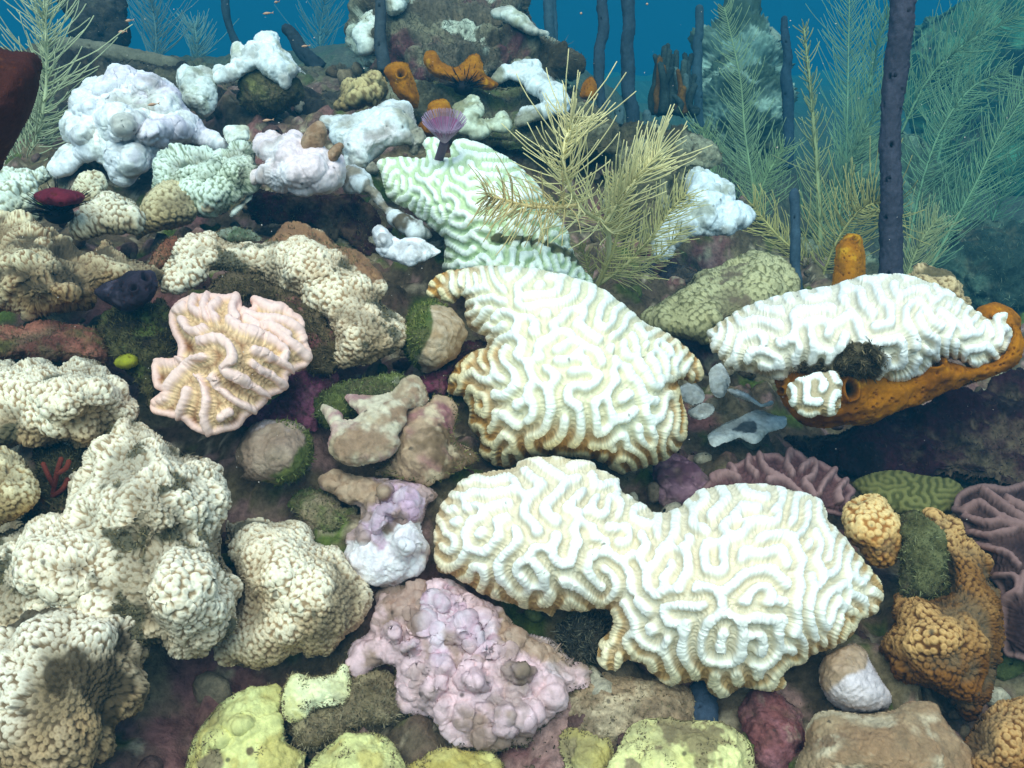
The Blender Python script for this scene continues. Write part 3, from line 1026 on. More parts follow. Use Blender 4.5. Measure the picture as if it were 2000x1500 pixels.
PURP = Z([(30,1420),(90,1360),(200,1290),(320,1230),(420,1205),(500,1200),(540,1230),(580,1190),(640,1195),(690,1250),(760,1250),(830,1300),(870,1350),(960,1410),(970,1450),(940,1490),(960,1560),(900,1600),(800,1580),(600,1560),(300,1520),(30,1480)], 1360, 500, k)
PUL = [[(330,1250),(320,1300),(370,1350)],[(390,1240),(410,1300),(450,1340),(530,1380),(580,1420),(640,1470)],[(580,1210),(550,1280),(580,1340)],[(700,1260),(720,1300),(700,1360),(650,1390),(690,1440),(710,1470)],[(830,1320),(770,1400),(740,1460)],[(100,1370),(180,1350),(260,1370)],[(690,1270),(640,1310)],[(440,1380),(520,1370)],[(200,1290),(240,1330)],[(900,1390),(850,1440),(860,1500)]]
coral('ridged_coral', 'dusky purple ridged plate coral between the two white brain corals at right', 'coral', PURP, 1.14, 'coral',
      ridge_relief([Z(a, 1360, 500, k) for a in PUL], 7, 0.010, 5, 0.004), ridge_color('94726e', '5c3e3e', '40292c', '785858'),
      H=0.04, tv=0.9, soft=0.8, step=1.6, back=0.03, seed=52)
k = .4
VIOL = [(1865,990),(1870,965),(1895,950),(1935,945),(1965,950),(2060,960),(2060,1280),(1985,1285),(1960,1275),(1955,1240),(1958,1190),(1950,1150),(1935,1125),(1920,1090),(1900,1060),(1880,1020)]
VL = [[(1420,240),(1470,250),(1530,220),(1580,250),(1640,290),(1740,330)],[(1480,280),(1560,310),(1640,310),(1720,330)],[(1550,160),(1620,210),(1700,270),(1760,310)],[(1500,350),(1580,370),(1640,360),(1700,350)],[(1540,410),(1620,440),(1680,470),(1720,520)],[(1600,560),(1700,570),(1720,640),(1660,700),(1650,780),(1640,850)],[(1740,560),(1730,660)],[(1660,200),(1740,240)]]
coral('ridged_coral', 'violet ridged coral with pale wavy ridges on the right edge', 'coral', VIOL, 1.06, 'coral',
      ridge_relief([Z(a, 1300, 900, k) for a in VL], 7, 0.010, 5, 0.005), ridge_color('8a6862', '4a3430', '302020', '6c5450'),
      H=0.05, tv=0.8, soft=0.7, step=1.7, back=0.05, seed=53)
coral('plate_coral', 'small dull purple bumpy coral in the shade behind the front brain coral', 'coral',
      [(1275,905),(1310,885),(1340,895),(1370,920),(1392,945),(1375,975),(1330,995),(1295,990),(1280,955)], 1.18, 'smooth',
      smooth_relief(0.004, 50, 0.004, 60, 0.3), blotch('7a5a66', ('5a3c48', 40, 0.1, 0.3, 4), ('94707c', 60, 0.3, 0.2, 9)), H=0.03, tv=0.8, step=2.0, seed=54)
coral('plate_coral', 'olive green finely grooved coral in the shade behind the orange star coral', 'coral',
      [(1665,945),(1700,925),(1750,918),(1790,925),(1820,930),(1860,935),(1882,955),(1872,995),(1820,1015),(1760,1010),(1700,985)], 1.16, 'coral',
      brain_relief(16, 0.004, 0.3, 30, 61, septa=0.0004), brain_color('6e6a3c', '4a4a26', '6a6238', '44401e', 20, 0.4), H=0.04, tv=1.0, step=1.8, seed=61)

# ================================================================== star corals
STAR = star_color
coral('star_coral', 'big cream lumpy star coral head at lower left', 'coral',
      [(205,815),(240,812),(265,825),(290,835),(320,855),(345,870),(365,890),(395,893),(430,910),(440,935),(445,965),(450,985),(440,1010),(432,1030),(430,1060),(435,1090),(455,1125),(470,1150),(462,1180),(458,1220),(440,1250),(415,1262),(400,1282),(375,1288),(340,1282),(320,1265),(300,1262),(285,1285),(240,1290),(150,1260),(60,1240),(-50,1240),(-50,1060),(20,1035),(60,1020),(100,1018),(130,1012),(132,985),(130,950),(145,930),(165,915),(170,890),(185,860),(180,835)],
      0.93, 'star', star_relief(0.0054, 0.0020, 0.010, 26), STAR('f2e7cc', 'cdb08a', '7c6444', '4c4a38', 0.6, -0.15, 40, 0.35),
      H=0.085, tv=0.55, soft=0.7, step=1.8, lobes=((290,950,140,130,.04),(360,1150,110,110,.035),(90,1100,130,80,.03)), seed=71, back=0.06,
      turf=dict(where=lambda f: f.turfm > 0.5, n=2500, len=0.006))
coral('star_coral', 'brown star coral lobe with painted shade in the bottom left corner', 'coral',
      [(-50,1290),(0,1230),(20,1195),(50,1175),(90,1155),(130,1150),(200,1165),(255,1190),(275,1230),(285,1280),(275,1330),(278,1360),(265,1395),(235,1410),(222,1440),(218,1470),(200,1485),(175,1500),(160,1540),(-50,1540)],
      0.85, 'star', star_relief(0.0054, 0.0020, 0.012, 28), STAR('efe4cc', 'a88a62', '54422e', '3e3424', 0.5, 0.2, 34, 0.7),  # extra dark brown low down and between bumps paints in shadows
      H=0.09, tv=0.35, soft=0.7, step=1.8, seed=72, back=0.06)
coral('star_coral', 'fan shaped cream star coral with even polyps at lower centre left', 'coral',
      [(440,1010),(455,1018),(470,1015),(510,1010),(535,1015),(560,1018),(600,1025),(615,1045),(620,1060),(655,1070),(680,1090),(695,1110),(712,1140),(720,1165),(715,1195),(705,1220),(690,1235),(670,1250),(645,1280),(625,1283),(600,1280),(590,1270),(565,1285),(545,1300),(520,1305),(490,1308),(460,1300),(430,1290),(415,1265),(420,1250),(440,1230),(460,1190),(470,1150),(460,1110),(440,1070)],
      0.96, 'star', star_relief(0.0054, 0.0019, 0.006, 26), STAR('f2e6ca', 'd0b288', '86694a', '5a5644', 0.85, -0.1, 24, 0.5),
      H=0.075, tv=0.5, soft=0.8, step=1.7, lobes=((530,1110,90,80,.025),(640,1170,80,90,.02)), seed=73)
coral('star_coral', 'cream star coral mound with shaded brown foot at left edge', 'coral',
      [(0,700),(20,700),(40,708),(75,700),(95,702),(115,712),(140,698),(170,695),(195,705),(215,725),(240,745),(248,765),(262,780),(275,800),(272,815),(255,830),(225,835),(205,845),(190,870),(150,875),(120,866),(80,876),(40,866),(0,885),(-50,885),(-50,700)],
      1.02, 'star', star_relief(0.0054, 0.0020, 0.008, 30), STAR('f2e8cc', 'c8a87c', '6e5436', '4a4632', 0.6, -0.05, 26, 0.6),
      H=0.08, tv=0.7, soft=0.7, step=1.8, lobes=((150,770,110,60,.03),), seed=74)
coral('star_coral', 'small yellowish star coral cut off by the left edge', 'coral',
      [(-50,870),(0,868),(25,880),(55,905),(70,930),(75,960),(65,985),(45,1005),(20,1020),(-50,1045)], 0.93, 'star',
      star_relief(0.0054, 0.0018), STAR('ece0b8', 'c6a468', '7a5c34'), H=0.05, tv=0.5, step=2, seed=75)
coral('star_coral', 'wide pale star coral band above the pink ridged coral', 'coral',
      [(305,545),(318,510),(330,490),(340,470),(365,458),(395,455),(425,458),(455,470),(480,475),(520,468),(545,440),(580,432),(610,445),(640,462),(660,478),(690,488),(715,505),(735,530),(749,550),(753,570),(746,590),(770,605),(790,625),(796,650),(780,680),(755,700),(720,715),(690,715),(665,722),(645,710),(648,690),(655,670),(645,640),(640,620),(610,600),(580,575),(540,555),(500,540),(455,535),(425,530),(410,530),(395,545),(350,575),(320,570)],
      1.19, 'star', star_relief(0.0054, 0.0020, 0.007, 26), patches(STAR('f0e6ca', 'cca87c', '7e6244', '5c5a4a', 0.6, -0.1, 30, 0.15), [([(520,470),(545,436),(585,428),(640,455),(720,505),(750,550),(735,555),(700,520),(650,490),(600,470),(560,470)], '7a5840', '94704e', 8, 60)]),
      H=0.055, tv=0.8, soft=0.8, step=1.7, lobes=((700,650,90,70,.025),(600,510,90,50,.02)), seed=76,
      turf=dict(where=lambda f: f.turfm > 0.5, n=1500, len=0.006))
coral('star_coral', 'brown and cream star coral slope at the left edge', 'coral',
      [(-50,425),(0,420),(50,428),(80,440),(110,455),(150,485),(180,487),(205,468),(225,478),(250,503),(280,510),(320,528),(315,550),(300,570),(230,575),(195,560),(187,590),(175,605),(140,605),(90,610),(50,625),(40,610),(10,600),(-50,600)],
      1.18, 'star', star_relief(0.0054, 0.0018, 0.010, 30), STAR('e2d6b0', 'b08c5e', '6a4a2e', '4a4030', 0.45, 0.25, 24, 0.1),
      H=0.09, tv=0.8, soft=0.6, step=1.8, lobes=((60,520,110,80,.03),(240,520,80,40,.02),(120,580,90,40,.03)), seed=77)
coral('star_coral', 'pale star coral lumps behind the maroon sponge at left', 'coral',
      [(-50,340),(0,325),(30,328),(60,338),(85,325),(105,345),(85,358),(72,372),(68,400),(70,428),(0,440),(-50,430)], 1.34, 'star',
      star_relief(0.007, 0.002, 0.012, 24), STAR('e6eedc', 'b8b494', '6c6a50'), H=0.06, tv=0.6, step=1.8, seed=78)
coral('star_coral', 'low cream star coral beside the maroon sponge', 'coral',
      [(140,455),(140,430),(150,415),(170,405),(190,380),(200,372),(220,373),(245,385),(265,400),(275,420),(270,435),(260,448),(235,452),(205,455),(170,464),(155,468)], 1.30, 'star',
      star_relief(0.0054, 0.0018, 0.010, 30), STAR('eae4ca', 'bfa67c', '6a543a'), H=0.05, tv=0.6, step=1.6, seed=79)
coral('star_coral', 'small round star coral under the lilac lobed coral', 'coral',
      [(143,372),(160,347),(180,335),(200,340),(206,360),(202,385),(175,405),(155,398)], 1.36, 'star',
      star_relief(0.0054, 0.0018, 0.006, 30), STAR('e4dec0', 'b59c70', '6a543a'), H=0.04, tv=0.4, step=1.6, seed=80)
coral('star_coral', 'pale green white lobed star coral mass at upper left', 'coral',
      [(292,365),(300,340),(312,310),(335,295),(360,290),(400,292),(440,290),(455,275),(480,270),(500,280),(505,300),(500,330),(505,350),(495,370),(470,390),(440,400),(390,412),(380,400),(330,395),(298,385)], 1.46, 'star',
      star_relief(0.0054, 0.0018, 0.014, 24), STAR('e2ecdc', 'b4b898', '5e6a50', '5a6450', 0.6, -0.2), H=0.09, tv=0.8, soft=0.7, step=1.6, seed=81,
      lobes=((400,320,50,35,.02),(470,320,40,50,.03),(345,325,40,30,.02)))
coral('star_coral', 'round tan star coral dome with clear polyps at upper left', 'coral',
      [(268,435),(273,405),(280,385),(295,365),(315,355),(340,352),(365,365),(380,385),(386,410),(380,430),(355,442),(330,447),(300,452),(278,462),(270,475),(262,462)], 1.38, 'star',
      star_relief(0.0075, 0.0020, 0.003, 30), STAR('d2c49c', 'a48c5e', '62543a'), H=0.06, tv=0.4, step=1.5, seed=82)
coral('star_coral', 'small cream star coral lump beside the tan dome', 'coral',
      [(385,408),(386,372),(400,350),(420,342),(440,348),(450,365),(455,380),(480,376),(472,392),(440,402),(410,410),(388,414)], 1.40, 'star',
      star_relief(0.0075, 0.0020, 0.006, 30), STAR('e8dcc0', 'bfa680', '7a664a'), H=0.045, tv=0.4, step=1.5, seed=83)
coral('star_coral', 'small round orange star coral behind the front brain coral', 'coral',
      [(1645,1010),(1655,985),(1685,970),(1715,968),(1735,985),(1745,1000),(1765,1020),(1762,1055),(1755,1090),(1740,1108),(1715,1113),(1700,1100),(1685,1080),(1665,1060),(1650,1040)], 1.05, 'star',
      star_relief(0.0072, 0.0019, 0.005, 30), STAR('ecc88a', 'c98e48', '8a5220'), H=0.05, tv=0.5, step=1.7, seed=84)
coral('star_coral', 'large orange brown star coral at lower right', 'coral',
      [(1805,1000),(1820,995),(1850,1005),(1875,1020),(1885,1045),(1900,1060),(1925,1080),(1938,1100),(1935,1130),(1950,1155),(1955,1180),(1958,1230),(1962,1270),(1955,1300),(1940,1340),(1920,1380),(1895,1410),(1870,1395),(1850,1370),(1810,1340),(1780,1330),(1750,1320),(1740,1290),(1720,1270),(1745,1230),(1750,1190),(1748,1165),(1765,1160),(1790,1170),(1830,1155),(1850,1150),(1845,1120),(1840,1080),(1820,1040)], 1.0, 'star',
      star_relief(0.0054, 0.0021, 0.009, 28), STAR('d2a468', '80501e', '40240c', None, 0.6, 0.35, 26, 0.6), H=0.09, tv=0.5, soft=0.7, step=1.7, seed=85, lobes=((1850,1250,110,140,.01),))
coral('star_coral', 'brown star coral cut by the bottom right corner', 'coral',
      [(1885,1450),(1905,1410),(1940,1375),(1970,1365),(2060,1370),(2060,1540),(1878,1540)], 0.88, 'star',
      star_relief(0.0054, 0.0021, 0.008, 28), STAR('c89a62', '94602c', '52300f', None, 0.6, 0.1), H=0.06, tv=0.4, step=1.8, seed=86)
coral('star_coral', 'olive tan finely pitted coral mound behind the central brain coral', 'coral',
      [(1255,615),(1300,580),(1330,560),(1360,535),(1380,525),(1410,515),(1440,500),(1465,485),(1490,490),(1520,505),(1540,520),(1556,545),(1560,580),(1530,600),(1460,630),(1410,650),(1375,668),(1340,662),(1290,652),(1262,635)], 1.5, 'star',
      star_relief(0.0075, -0.0012, 0.012, 14), STAR('bdb488', '8a8258', '5e5a3c', '6a5a48', 0.7, 0.0), H=0.10, tv=1.0, step=1.6, seed=87)
coral('star_coral', 'tan star coral top behind the right brain coral', 'coral',
      [(1770,545),(1785,530),(1805,521),(1835,522),(1860,540),(1880,565),(1895,595),(1880,630),(1830,620),(1780,580)], 1.36, 'star',
      star_relief(0.007, 0.0018, 0.012, 30), STAR('d0b488', '9a7c50', '5e4a30', '5a5038', 0.5), H=0.05, tv=0.6, step=1.8, seed=88)

# ================================================================== smooth and lobed corals
k = .35
LILAC = Z([(640,370),(700,385),(740,400),(850,420),(890,440),(960,480),(1000,530),(1010,570),(1060,620),(1120,690),(1200,760),(1260,810),(1270,830),(1220,830),(1130,800),(1000,810),(960,830),(900,880),(810,940),(760,1000),(690,1030),(640,1000),(620,960),(570,910),(530,880),(460,910),(390,970),(290,995),(265,970),(270,920),(320,860),(370,820),(420,800),(350,775),(345,700),(380,650),(400,580),(430,510),(480,470),(530,440),(590,430),(610,390)], 0, 0, k)
coral('lobed_coral', 'big lilac white lobed coral at upper left', 'coral', LILAC, 1.66, 'smooth',
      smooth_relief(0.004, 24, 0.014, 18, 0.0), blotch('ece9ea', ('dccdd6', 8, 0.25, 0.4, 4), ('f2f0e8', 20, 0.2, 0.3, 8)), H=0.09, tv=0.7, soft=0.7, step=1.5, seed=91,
      lobes=((150,255,34,28,.05),(160,205,34,28,.05),(200,170,36,28,.04),(235,150,34,24,.04),(285,165,44,30,.04),(330,195,40,34,.04),(235,235,60,42,.06),(300,262,36,26,.05),(340,245,40,26,.03),(250,310,44,40,.03)))
coral('lobed_coral', 'grey white knobbly coral behind the lilac lobed coral', 'coral',
      [(345,160),(345,135),(358,125),(378,130),(395,127),(412,137),(418,150),(425,165),(426,190),(420,215),(405,230),(390,225),(375,215),(360,210),(350,195)], 1.8, 'smooth',
      smooth_relief(0.006, 30, 0.008, 34, 0.3), blotch('dfe2da', ('b9bca8', 26, 0.3, 0.25, 4)), H=0.07, tv=0.5, step=1.5, seed=92)
coral('lobed_coral', 'white knobbly coral capping the round algae rock', 'coral',
      [(414,140),(425,130),(450,125),(452,95),(465,85),(480,90),(500,75),(515,65),(530,63),(545,75),(550,90),(570,110),(585,130),(598,145),(585,142),(575,152),(560,172),(545,162),(520,147),(500,135),(480,147),(465,157),(440,162),(422,162)], 1.82, 'smooth',
      smooth_relief(0.006, 30, 0.010, 30, 0.3), blotch('e6e8e4', ('c2c0ae', 24, 0.35, 0.25, 4)), H=0.06, tv=0.7, step=1.5, seed=93)
coral('plate_coral', 'small thin white coral plate in the shade at upper left', 'coral',
      [(435,262),(440,248),(465,245),(485,250),(487,272),(470,274),(447,282)], 1.62, 'smooth', smooth_relief(0.002), blotch('e4e6da', ('c8c4ac', 30, 0.3, 0.3, 3)), H=0.02, tv=1.0, step=1.5, seed=94)
k = .35
dome = empty('lobed_coral', tuple(at(580, 375, 1.42)), 'pink white rounded coral with two brown knobs', 'coral')
pinkdome = blotch('e6d2d2', ('c4a68c', 16, 0.25, 0.3, 4), ('efe6e6', 22, 0.25, 0.3, 8))
adopt(lump('colony', Z([(1430,800),(1440,760),(1500,745),(1570,770),(1640,745),(1680,760),(1720,800),(1800,810),(1850,870),(1900,890),(1920,960),(1900,1030),(1850,1070),(1750,1070),(1600,1070),(1540,1060),(1470,1020),(1390,1040),(1400,960),(1480,920),(1440,860)], 0, 0, k), 1.42, 'smooth',
           smooth_relief(0.004, 26, 0.011, 28, 0.2), pinkdome, H=0.10, tv=0.5, step=1.5, seed=95), dome)
for kk, pl in enumerate(([(588,292),(592,262),(605,245),(622,236),(634,242),(637,265),(632,285),(612,296)], [(638,308),(645,290),(658,280),(669,281),(669,294),(660,312),(645,318)])):
    adopt(lump('knob', pl, 1.36, 'smooth', smooth_relief(0.002), blotch('a88c70', ('8a6a4e', 30, 0.1, 0.3, 4)), H=0.025, tv=-0.1, step=1.3, seed=96 + kk), dome)
coral('lobed_coral', 'bluish white bumpy coral left of the mint brain coral', 'coral',
      [(630,236),(650,226),(690,222),(720,215),(740,205),(765,200),(790,198),(803,210),(815,240),(830,270),(825,285),(815,305),(800,302),(795,285),(780,283),(760,285),(745,300),(720,318),(710,337),(690,337),(672,330),(667,300),(645,262)], 1.56, 'smooth',
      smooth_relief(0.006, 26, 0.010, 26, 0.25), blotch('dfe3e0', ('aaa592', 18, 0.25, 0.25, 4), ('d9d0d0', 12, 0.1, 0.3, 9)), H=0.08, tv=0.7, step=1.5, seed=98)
coral('lobed_coral', 'chain of small bluish white coral lumps descending beside the mint coral', 'coral',
      [(668,340),(690,330),(715,340),(730,360),(745,380),(760,400),(790,415),(815,430),(835,450),(840,464),(815,464),(790,460),(768,442),(752,417),(733,397),(713,377),(690,377),(672,372)], 1.42, 'smooth',
      smooth_relief(0.008, 34, 0.008, 40, 0.2), blotch('cdd0d0', ('8c8272', 30, 0.1, 0.25, 4), ('5a5040', 24, 0.35, 0.15, 9)), H=0.035, tv=0.8, step=1.5, seed=99)
coral('plate_coral', 'small bright white saddle shaped coral over a dark hollow', 'coral',
      [(730,445),(745,443),(762,455),(780,469),(797,466),(825,469),(840,474),(857,487),(858,494),(835,508),(804,518),(783,515),(766,508),(741,494),(731,469)], 1.32, 'smooth',
      smooth_relief(0.002, 30, 0.006, 26, 0.6), blotch('f0f0f4', ('dcd6d0', 20, 0.3, 0.3, 4)), H=0.03, tv=0.8, step=1.3, seed=100, lobes=((748,468,18,26,.03),), back=0.02)

k = .32
PLATE = Z([(800,230),(850,215),(1000,220),(1100,180),(1180,110),(1230,110),(1290,170),(1310,270),(1250,300),(1170,310),(1150,400),(1110,470),(1130,520),(1080,590),(1000,640),(850,660),(760,640),(700,590),(690,520),(710,420),(680,370),(650,290),(700,300),(760,330),(780,380),(860,360),(870,340),(810,270)], 420, 700, k)
coral('encrusting_coral', 'thin tan crust coral plate with ragged top edge', 'coral', PLATE, 1.04, 'smooth',
      smooth_relief(0.005, 22, 0.003, 40, 0.7), blotch('b8a586', ('94785f', 18, 0.15, 0.3, 4), ('a77f7c', 12, 0.3, 0.2, 7), ('cfc2a6', 26, 0.3, 0.25, 11)), H=0.035, tv=0.7, soft=0.6, step=1.8, seed=101)
RROCK = Z([(1170,320),(1280,290),(1380,230),(1440,250),(1460,330),(1450,430),(1460,500),(1560,540),(1600,590),(1590,630),(1450,690),(1350,710),(1300,740),(1150,740),(1000,720),(980,690),(1050,640),(1120,560),(1100,480),(1160,420)], 420, 700, k)
coral('encrusted_rock', 'brown crusted rock against the central brain coral', 'rock', RROCK, 1.06, 'smooth',
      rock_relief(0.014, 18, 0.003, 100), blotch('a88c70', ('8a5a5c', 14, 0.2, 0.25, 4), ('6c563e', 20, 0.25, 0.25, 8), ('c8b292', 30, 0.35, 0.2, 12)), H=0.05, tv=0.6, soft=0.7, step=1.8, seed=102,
      turf=dict(where=lambda f: f.edge < 14, n=900, len=0.006, col=('4c4a28', '8a8050')))
MAUVE = Z([(640,740),(680,700),(760,690),(900,720),(1100,730),(1250,740),(1320,790),(1360,840),(1300,900),(1280,960),(1260,1040),(1300,1130),(1320,1180),(1280,1260),(1200,1330),(1100,1390),(1000,1400),(920,1360),(800,1320),(770,1230),(800,1150),(810,1080),(870,1020),(880,920),(800,880),(740,820),(660,800)], 420, 700, k)
MG1 = Z([(900,1000),(960,980),(1080,860),(1130,800),(1160,850),(1090,960),(1020,1060),(1040,1120),(1000,1160),(960,1100),(920,1080)], 420, 700, k)
MG2 = Z([(1220,820),(1270,860),(1270,960),(1230,980),(1220,900)], 420, 700, k)
BR1 = Z([(630,740),(760,690),(1000,740),(1060,800),(1000,900),(900,900),(800,860),(680,800)], 420, 700, k)
PALE = Z([(790,1150),(900,1110),(1000,1150),(1060,1060),(1150,1010),(1270,1010),(1290,1120),(1250,1280),(1150,1360),(1000,1390),(900,1340),(800,1290)], 420, 700, k)
coral('lobed_coral', 'lilac and white knobbed coral with magenta streaks left of the front brain coral', 'coral', MAUVE, 1.005, 'smooth',
      smooth_relief(0.004, 26, 0.006, 40, 0.55), patches(blotch('b09490', ('8a6c58', 24, 0.1, 0.3, 5), ('c9a6b8', 22, 0.3, 0.2, 9)), [(BR1, '9a7c62', 'b49a80', 14, 40), (PALE, 'd8ccce', 'ece6e4', 8, 50), (MG1, 'b898a8', 'cab8be', 10, 60), (MG2, 'bc9cac', 'd2c2c8', 8, 60)]),
      H=0.05, tv=0.6, soft=0.6, step=1.7, seed=103,
      lobes=((750,962,22,26,.035),(770,1000,24,22,.03),(800,985,26,30,.03),(745,1028,20,18,.025),(800,1065,44,46,.03),(700,1045,20,20,.015),(650,945,26,16,.015)))
coral('encrusted_rock', 'flat algae covered stone left of the lilac knobbed coral', 'rock',
      [(561,982),(580,959),(612,950),(644,962),(676,985),(697,996),(688,1022),(663,1041),(628,1054),(599,1028),(580,1016),(572,996)], 1.025, 'rock',
      rock_relief(0.006, 30, 0.002), blotch('6e6248', ('8a7a62', 20, 0.1, 0.3, 5), ('5c6a34', 18, 0.2, 0.25, 9)), H=0.03, tv=0.7, step=1.8, seed=104, turf=dict(where=lambda f: f.edge >= 0, n=700, len=0.006, col=('5a5636', '8a8260')))
DOMER = Z([(120,600),(130,540),(180,450),(250,390),(340,370),(450,380),(540,410),(600,480),(600,600),(560,680),(490,740),(400,760),(260,760),(150,730),(180,690),(130,640)], 420, 700, k)
coral('lobed_coral', 'brown grey smooth dome with green algae on its lower right', 'coral', DOMER, 1.035, 'smooth',
      smooth_relief(0.004, 22, 0.002, 30, 0.8), patches(blotch('a4907c', ('8a7462', 14, 0.1, 0.3, 5), ('b8a8a4', 20, 0.3, 0.25, 9)), [(Z([(600,480),(620,640),(480,770),(330,770),(250,740),(400,690),(520,560),(560,430)], 420, 700, k), '4e5628', '6c703a', 10, 50)]),
      H=0.07, tv=0.45, step=1.7, seed=105, turf=dict(where=lambda f: (f.edge < 16) & (f.U > 540), n=500, len=0.006, col=('4e5628', '7c8048')))
k = .35
TANP = Z([(560,560),(640,580),(690,620),(735,690),(700,830),(600,920),(500,950),(480,850),(540,740),(550,640)], 650, 400, k)
coral('encrusted_rock', 'round boulder half green algae and half tan coral skin', 'rock', Z([(400,700),(430,600),(480,550),(560,530),(620,560),(680,600),(730,690),(740,720),(700,820),(640,880),(570,930),(510,940),(450,900),(400,830),(370,770)], 650, 400, k), 1.19, 'smooth',
      smooth_relief(0.006, 20, 0.003, 34, 0.7), patches(blotch('5e5c38', ('4c5a24', 20, 0.05, 0.3, 5), ('8a8668', 30, 0.35, 0.2, 9)), [(TANP, 'a08462', 'c4ae92', 6, 50)]),
      H=0.085, tv=0.3, step=1.6, seed=106, turf=dict(where=lambda f: patch_field(f, TANP, 6, 50) < -3, n=1600, len=0.007, col=('4a5420', '8a8a4a')))
k = .4
ROSE = Z([(470,640),(520,610),(640,610),(720,610),(790,590),(880,620),(940,690),(1040,720),(1100,780),(1200,830),(1330,870),(1400,950),(1520,1050),(1510,1100),(1420,1130),(1390,1210),(1300,1280),(1240,1330),(1200,1400),(1150,1390),(1000,1400),(900,1380),(820,1340),(760,1270),(650,1240),(570,1200),(545,1120),(550,1020),(500,1000),(440,1010),(370,1020),(330,960),(360,880),(430,820),(470,730)], 550, 900, k)
RM1 = Z([(680,760),(740,640),(800,600),(860,640),(900,720),(960,760),(1040,860),(980,960),(920,920),(860,800),(800,860),(800,960),(740,980),(700,880)], 550, 900, k)
RB1 = Z([(560,640),(700,620),(680,720),(600,760),(520,720)], 550, 900, k)
RB2 = Z([(1050,720),(1200,830),(1330,880),(1400,960),(1300,960),(1180,920),(1080,880)], 550, 900, k)
coral('lobed_coral', 'rose and mauve knobbly coral below the front brain coral', 'coral', ROSE, 0.93, 'smooth',
      smooth_relief(0.005, 26, 0.008, 48, 0.45), patches(blotch('dab6b8', ('9a7e70', 24, 0.15, 0.25, 5), ('e0c8cc', 20, 0.2, 0.25, 9)), [(RM1, 'cda4b0', 'd8c4c8', 14, 40), (RB1, '9a7868', 'b89a8c', 10, 50), (RB2, 'a0806a', 'b89c88', 12, 50)]),
      H=0.05, tv=0.6, soft=0.55, step=1.8, rough=0.006, rscale=45, seed=107,
      lobes=((762,1230,22,24,.035),(860,1165,26,24,.03),(890,1178,18,18,.03),(905,1235,36,30,.035),(800,1262,20,18,.03),(860,1300,34,22,.02),(930,1330,40,26,.022),(850,1345,26,24,.02),(1010,1310,40,22,.02),(1000,1390,60,36,.012),(960,1270,26,22,.02),(820,1210,26,20,.015)),
      turf=dict(where=lambda f: (f.edge < 7) & (f.V > 1250), n=800, len=0.006, col=('3e3828', '7a6c50')))
coral('smooth_stone', 'pale pear shaped lump below the front brain coral at right', 'coral',
      [(1600,1310),(1605,1290),(1620,1275),(1645,1262),(1670,1257),(1690,1268),(1705,1300),(1725,1330),(1742,1360),(1738,1385),(1710,1392),(1670,1393),(1640,1385),(1615,1365),(1603,1340)], 0.93, 'smooth',
      smooth_relief(0.002, 20, 0.0, 30, 0.9), patches(blotch('d2c2c0', ('bfa8a0', 14, 0.2, 0.3, 5)), [([(1600,1320),(1620,1270),(1680,1255),(1700,1280),(1680,1310),(1640,1335),(1610,1345)], 'a08468', 'b89a80', 10, 40)]), H=0.06, tv=0.3, step=1.7, seed=108)
coral('encrusted_rock', 'smooth tan rock in the lower right foreground', 'rock',
      [(1545,1530),(1555,1480),(1570,1455),(1575,1420),(1590,1395),(1620,1385),(1680,1392),(1740,1385),(1770,1370),(1820,1375),(1835,1395),(1860,1430),(1890,1460),(1910,1500),(1920,1540),(1545,1540)], 0.87, 'smooth',
      rock_relief(0.008, 14, 0.001), blotch('b09472', ('9a7858', 12, 0.1, 0.3, 5), ('cdb898', 22, 0.3, 0.25, 9), ('8a6a50', 40, 0.4, 0.15, 13)), H=0.06, tv=0.5, soft=0.7, step=1.9, seed=109)
coral('encrusted_rock', 'dull red stone right of the yellow corals', 'rock',
      [(1455,1360),(1500,1350),(1545,1365),(1575,1400),(1575,1450),(1550,1500),(1530,1540),(1470,1540),(1460,1460),(1440,1400)], 0.93, 'rock',
      rock_relief(0.010, 22), blotch('7a4a48', ('94646a', 20, 0.1, 0.3, 5), ('5a3a34', 24, 0.25, 0.25, 9), ('a88c7c', 40, 0.4, 0.2, 12)), H=0.04, tv=0.6, step=2, seed=110)
coral('encrusted_rock', 'sandy brown rock ledge above the yellow corals', 'rock',
      [(1090,1400),(1110,1350),(1150,1315),(1200,1310),(1270,1335),(1345,1345),(1360,1400),(1350,1440),(1230,1450),(1150,1450)], 0.915, 'rock',
      rock_relief(0.006, 18, 0.002), blotch('9a8064', ('7a6650', 18, 0.1, 0.3, 5), ('b8a284', 30, 0.3, 0.25, 9)), H=0.03, tv=0.8, step=2, seed=111, turf=dict(where=lambda f: f.edge >= 0, n=700, len=0.005, col=('5a4c34', '9a8a68')))
coral('encrusted_rock', 'turf covered brown rock between the yellow corals and the rose coral', 'rock',
      [(560,1420),(600,1385),(660,1360),(690,1325),(730,1310),(780,1330),(800,1380),(790,1420),(740,1440),(690,1450),(640,1470),(590,1475)], 0.92, 'rock',
      rock_relief(0.012, 24), blotch('7a6a50', ('5e5038', 20, 0.05, 0.3, 5), ('948464', 40, 0.3, 0.25, 9)), H=0.05, tv=0.6, step=2, seed=112, turf=dict(where=lambda f: f.edge >= 0, n=2200, len=0.007, col=('5a4e36', '94866a')))
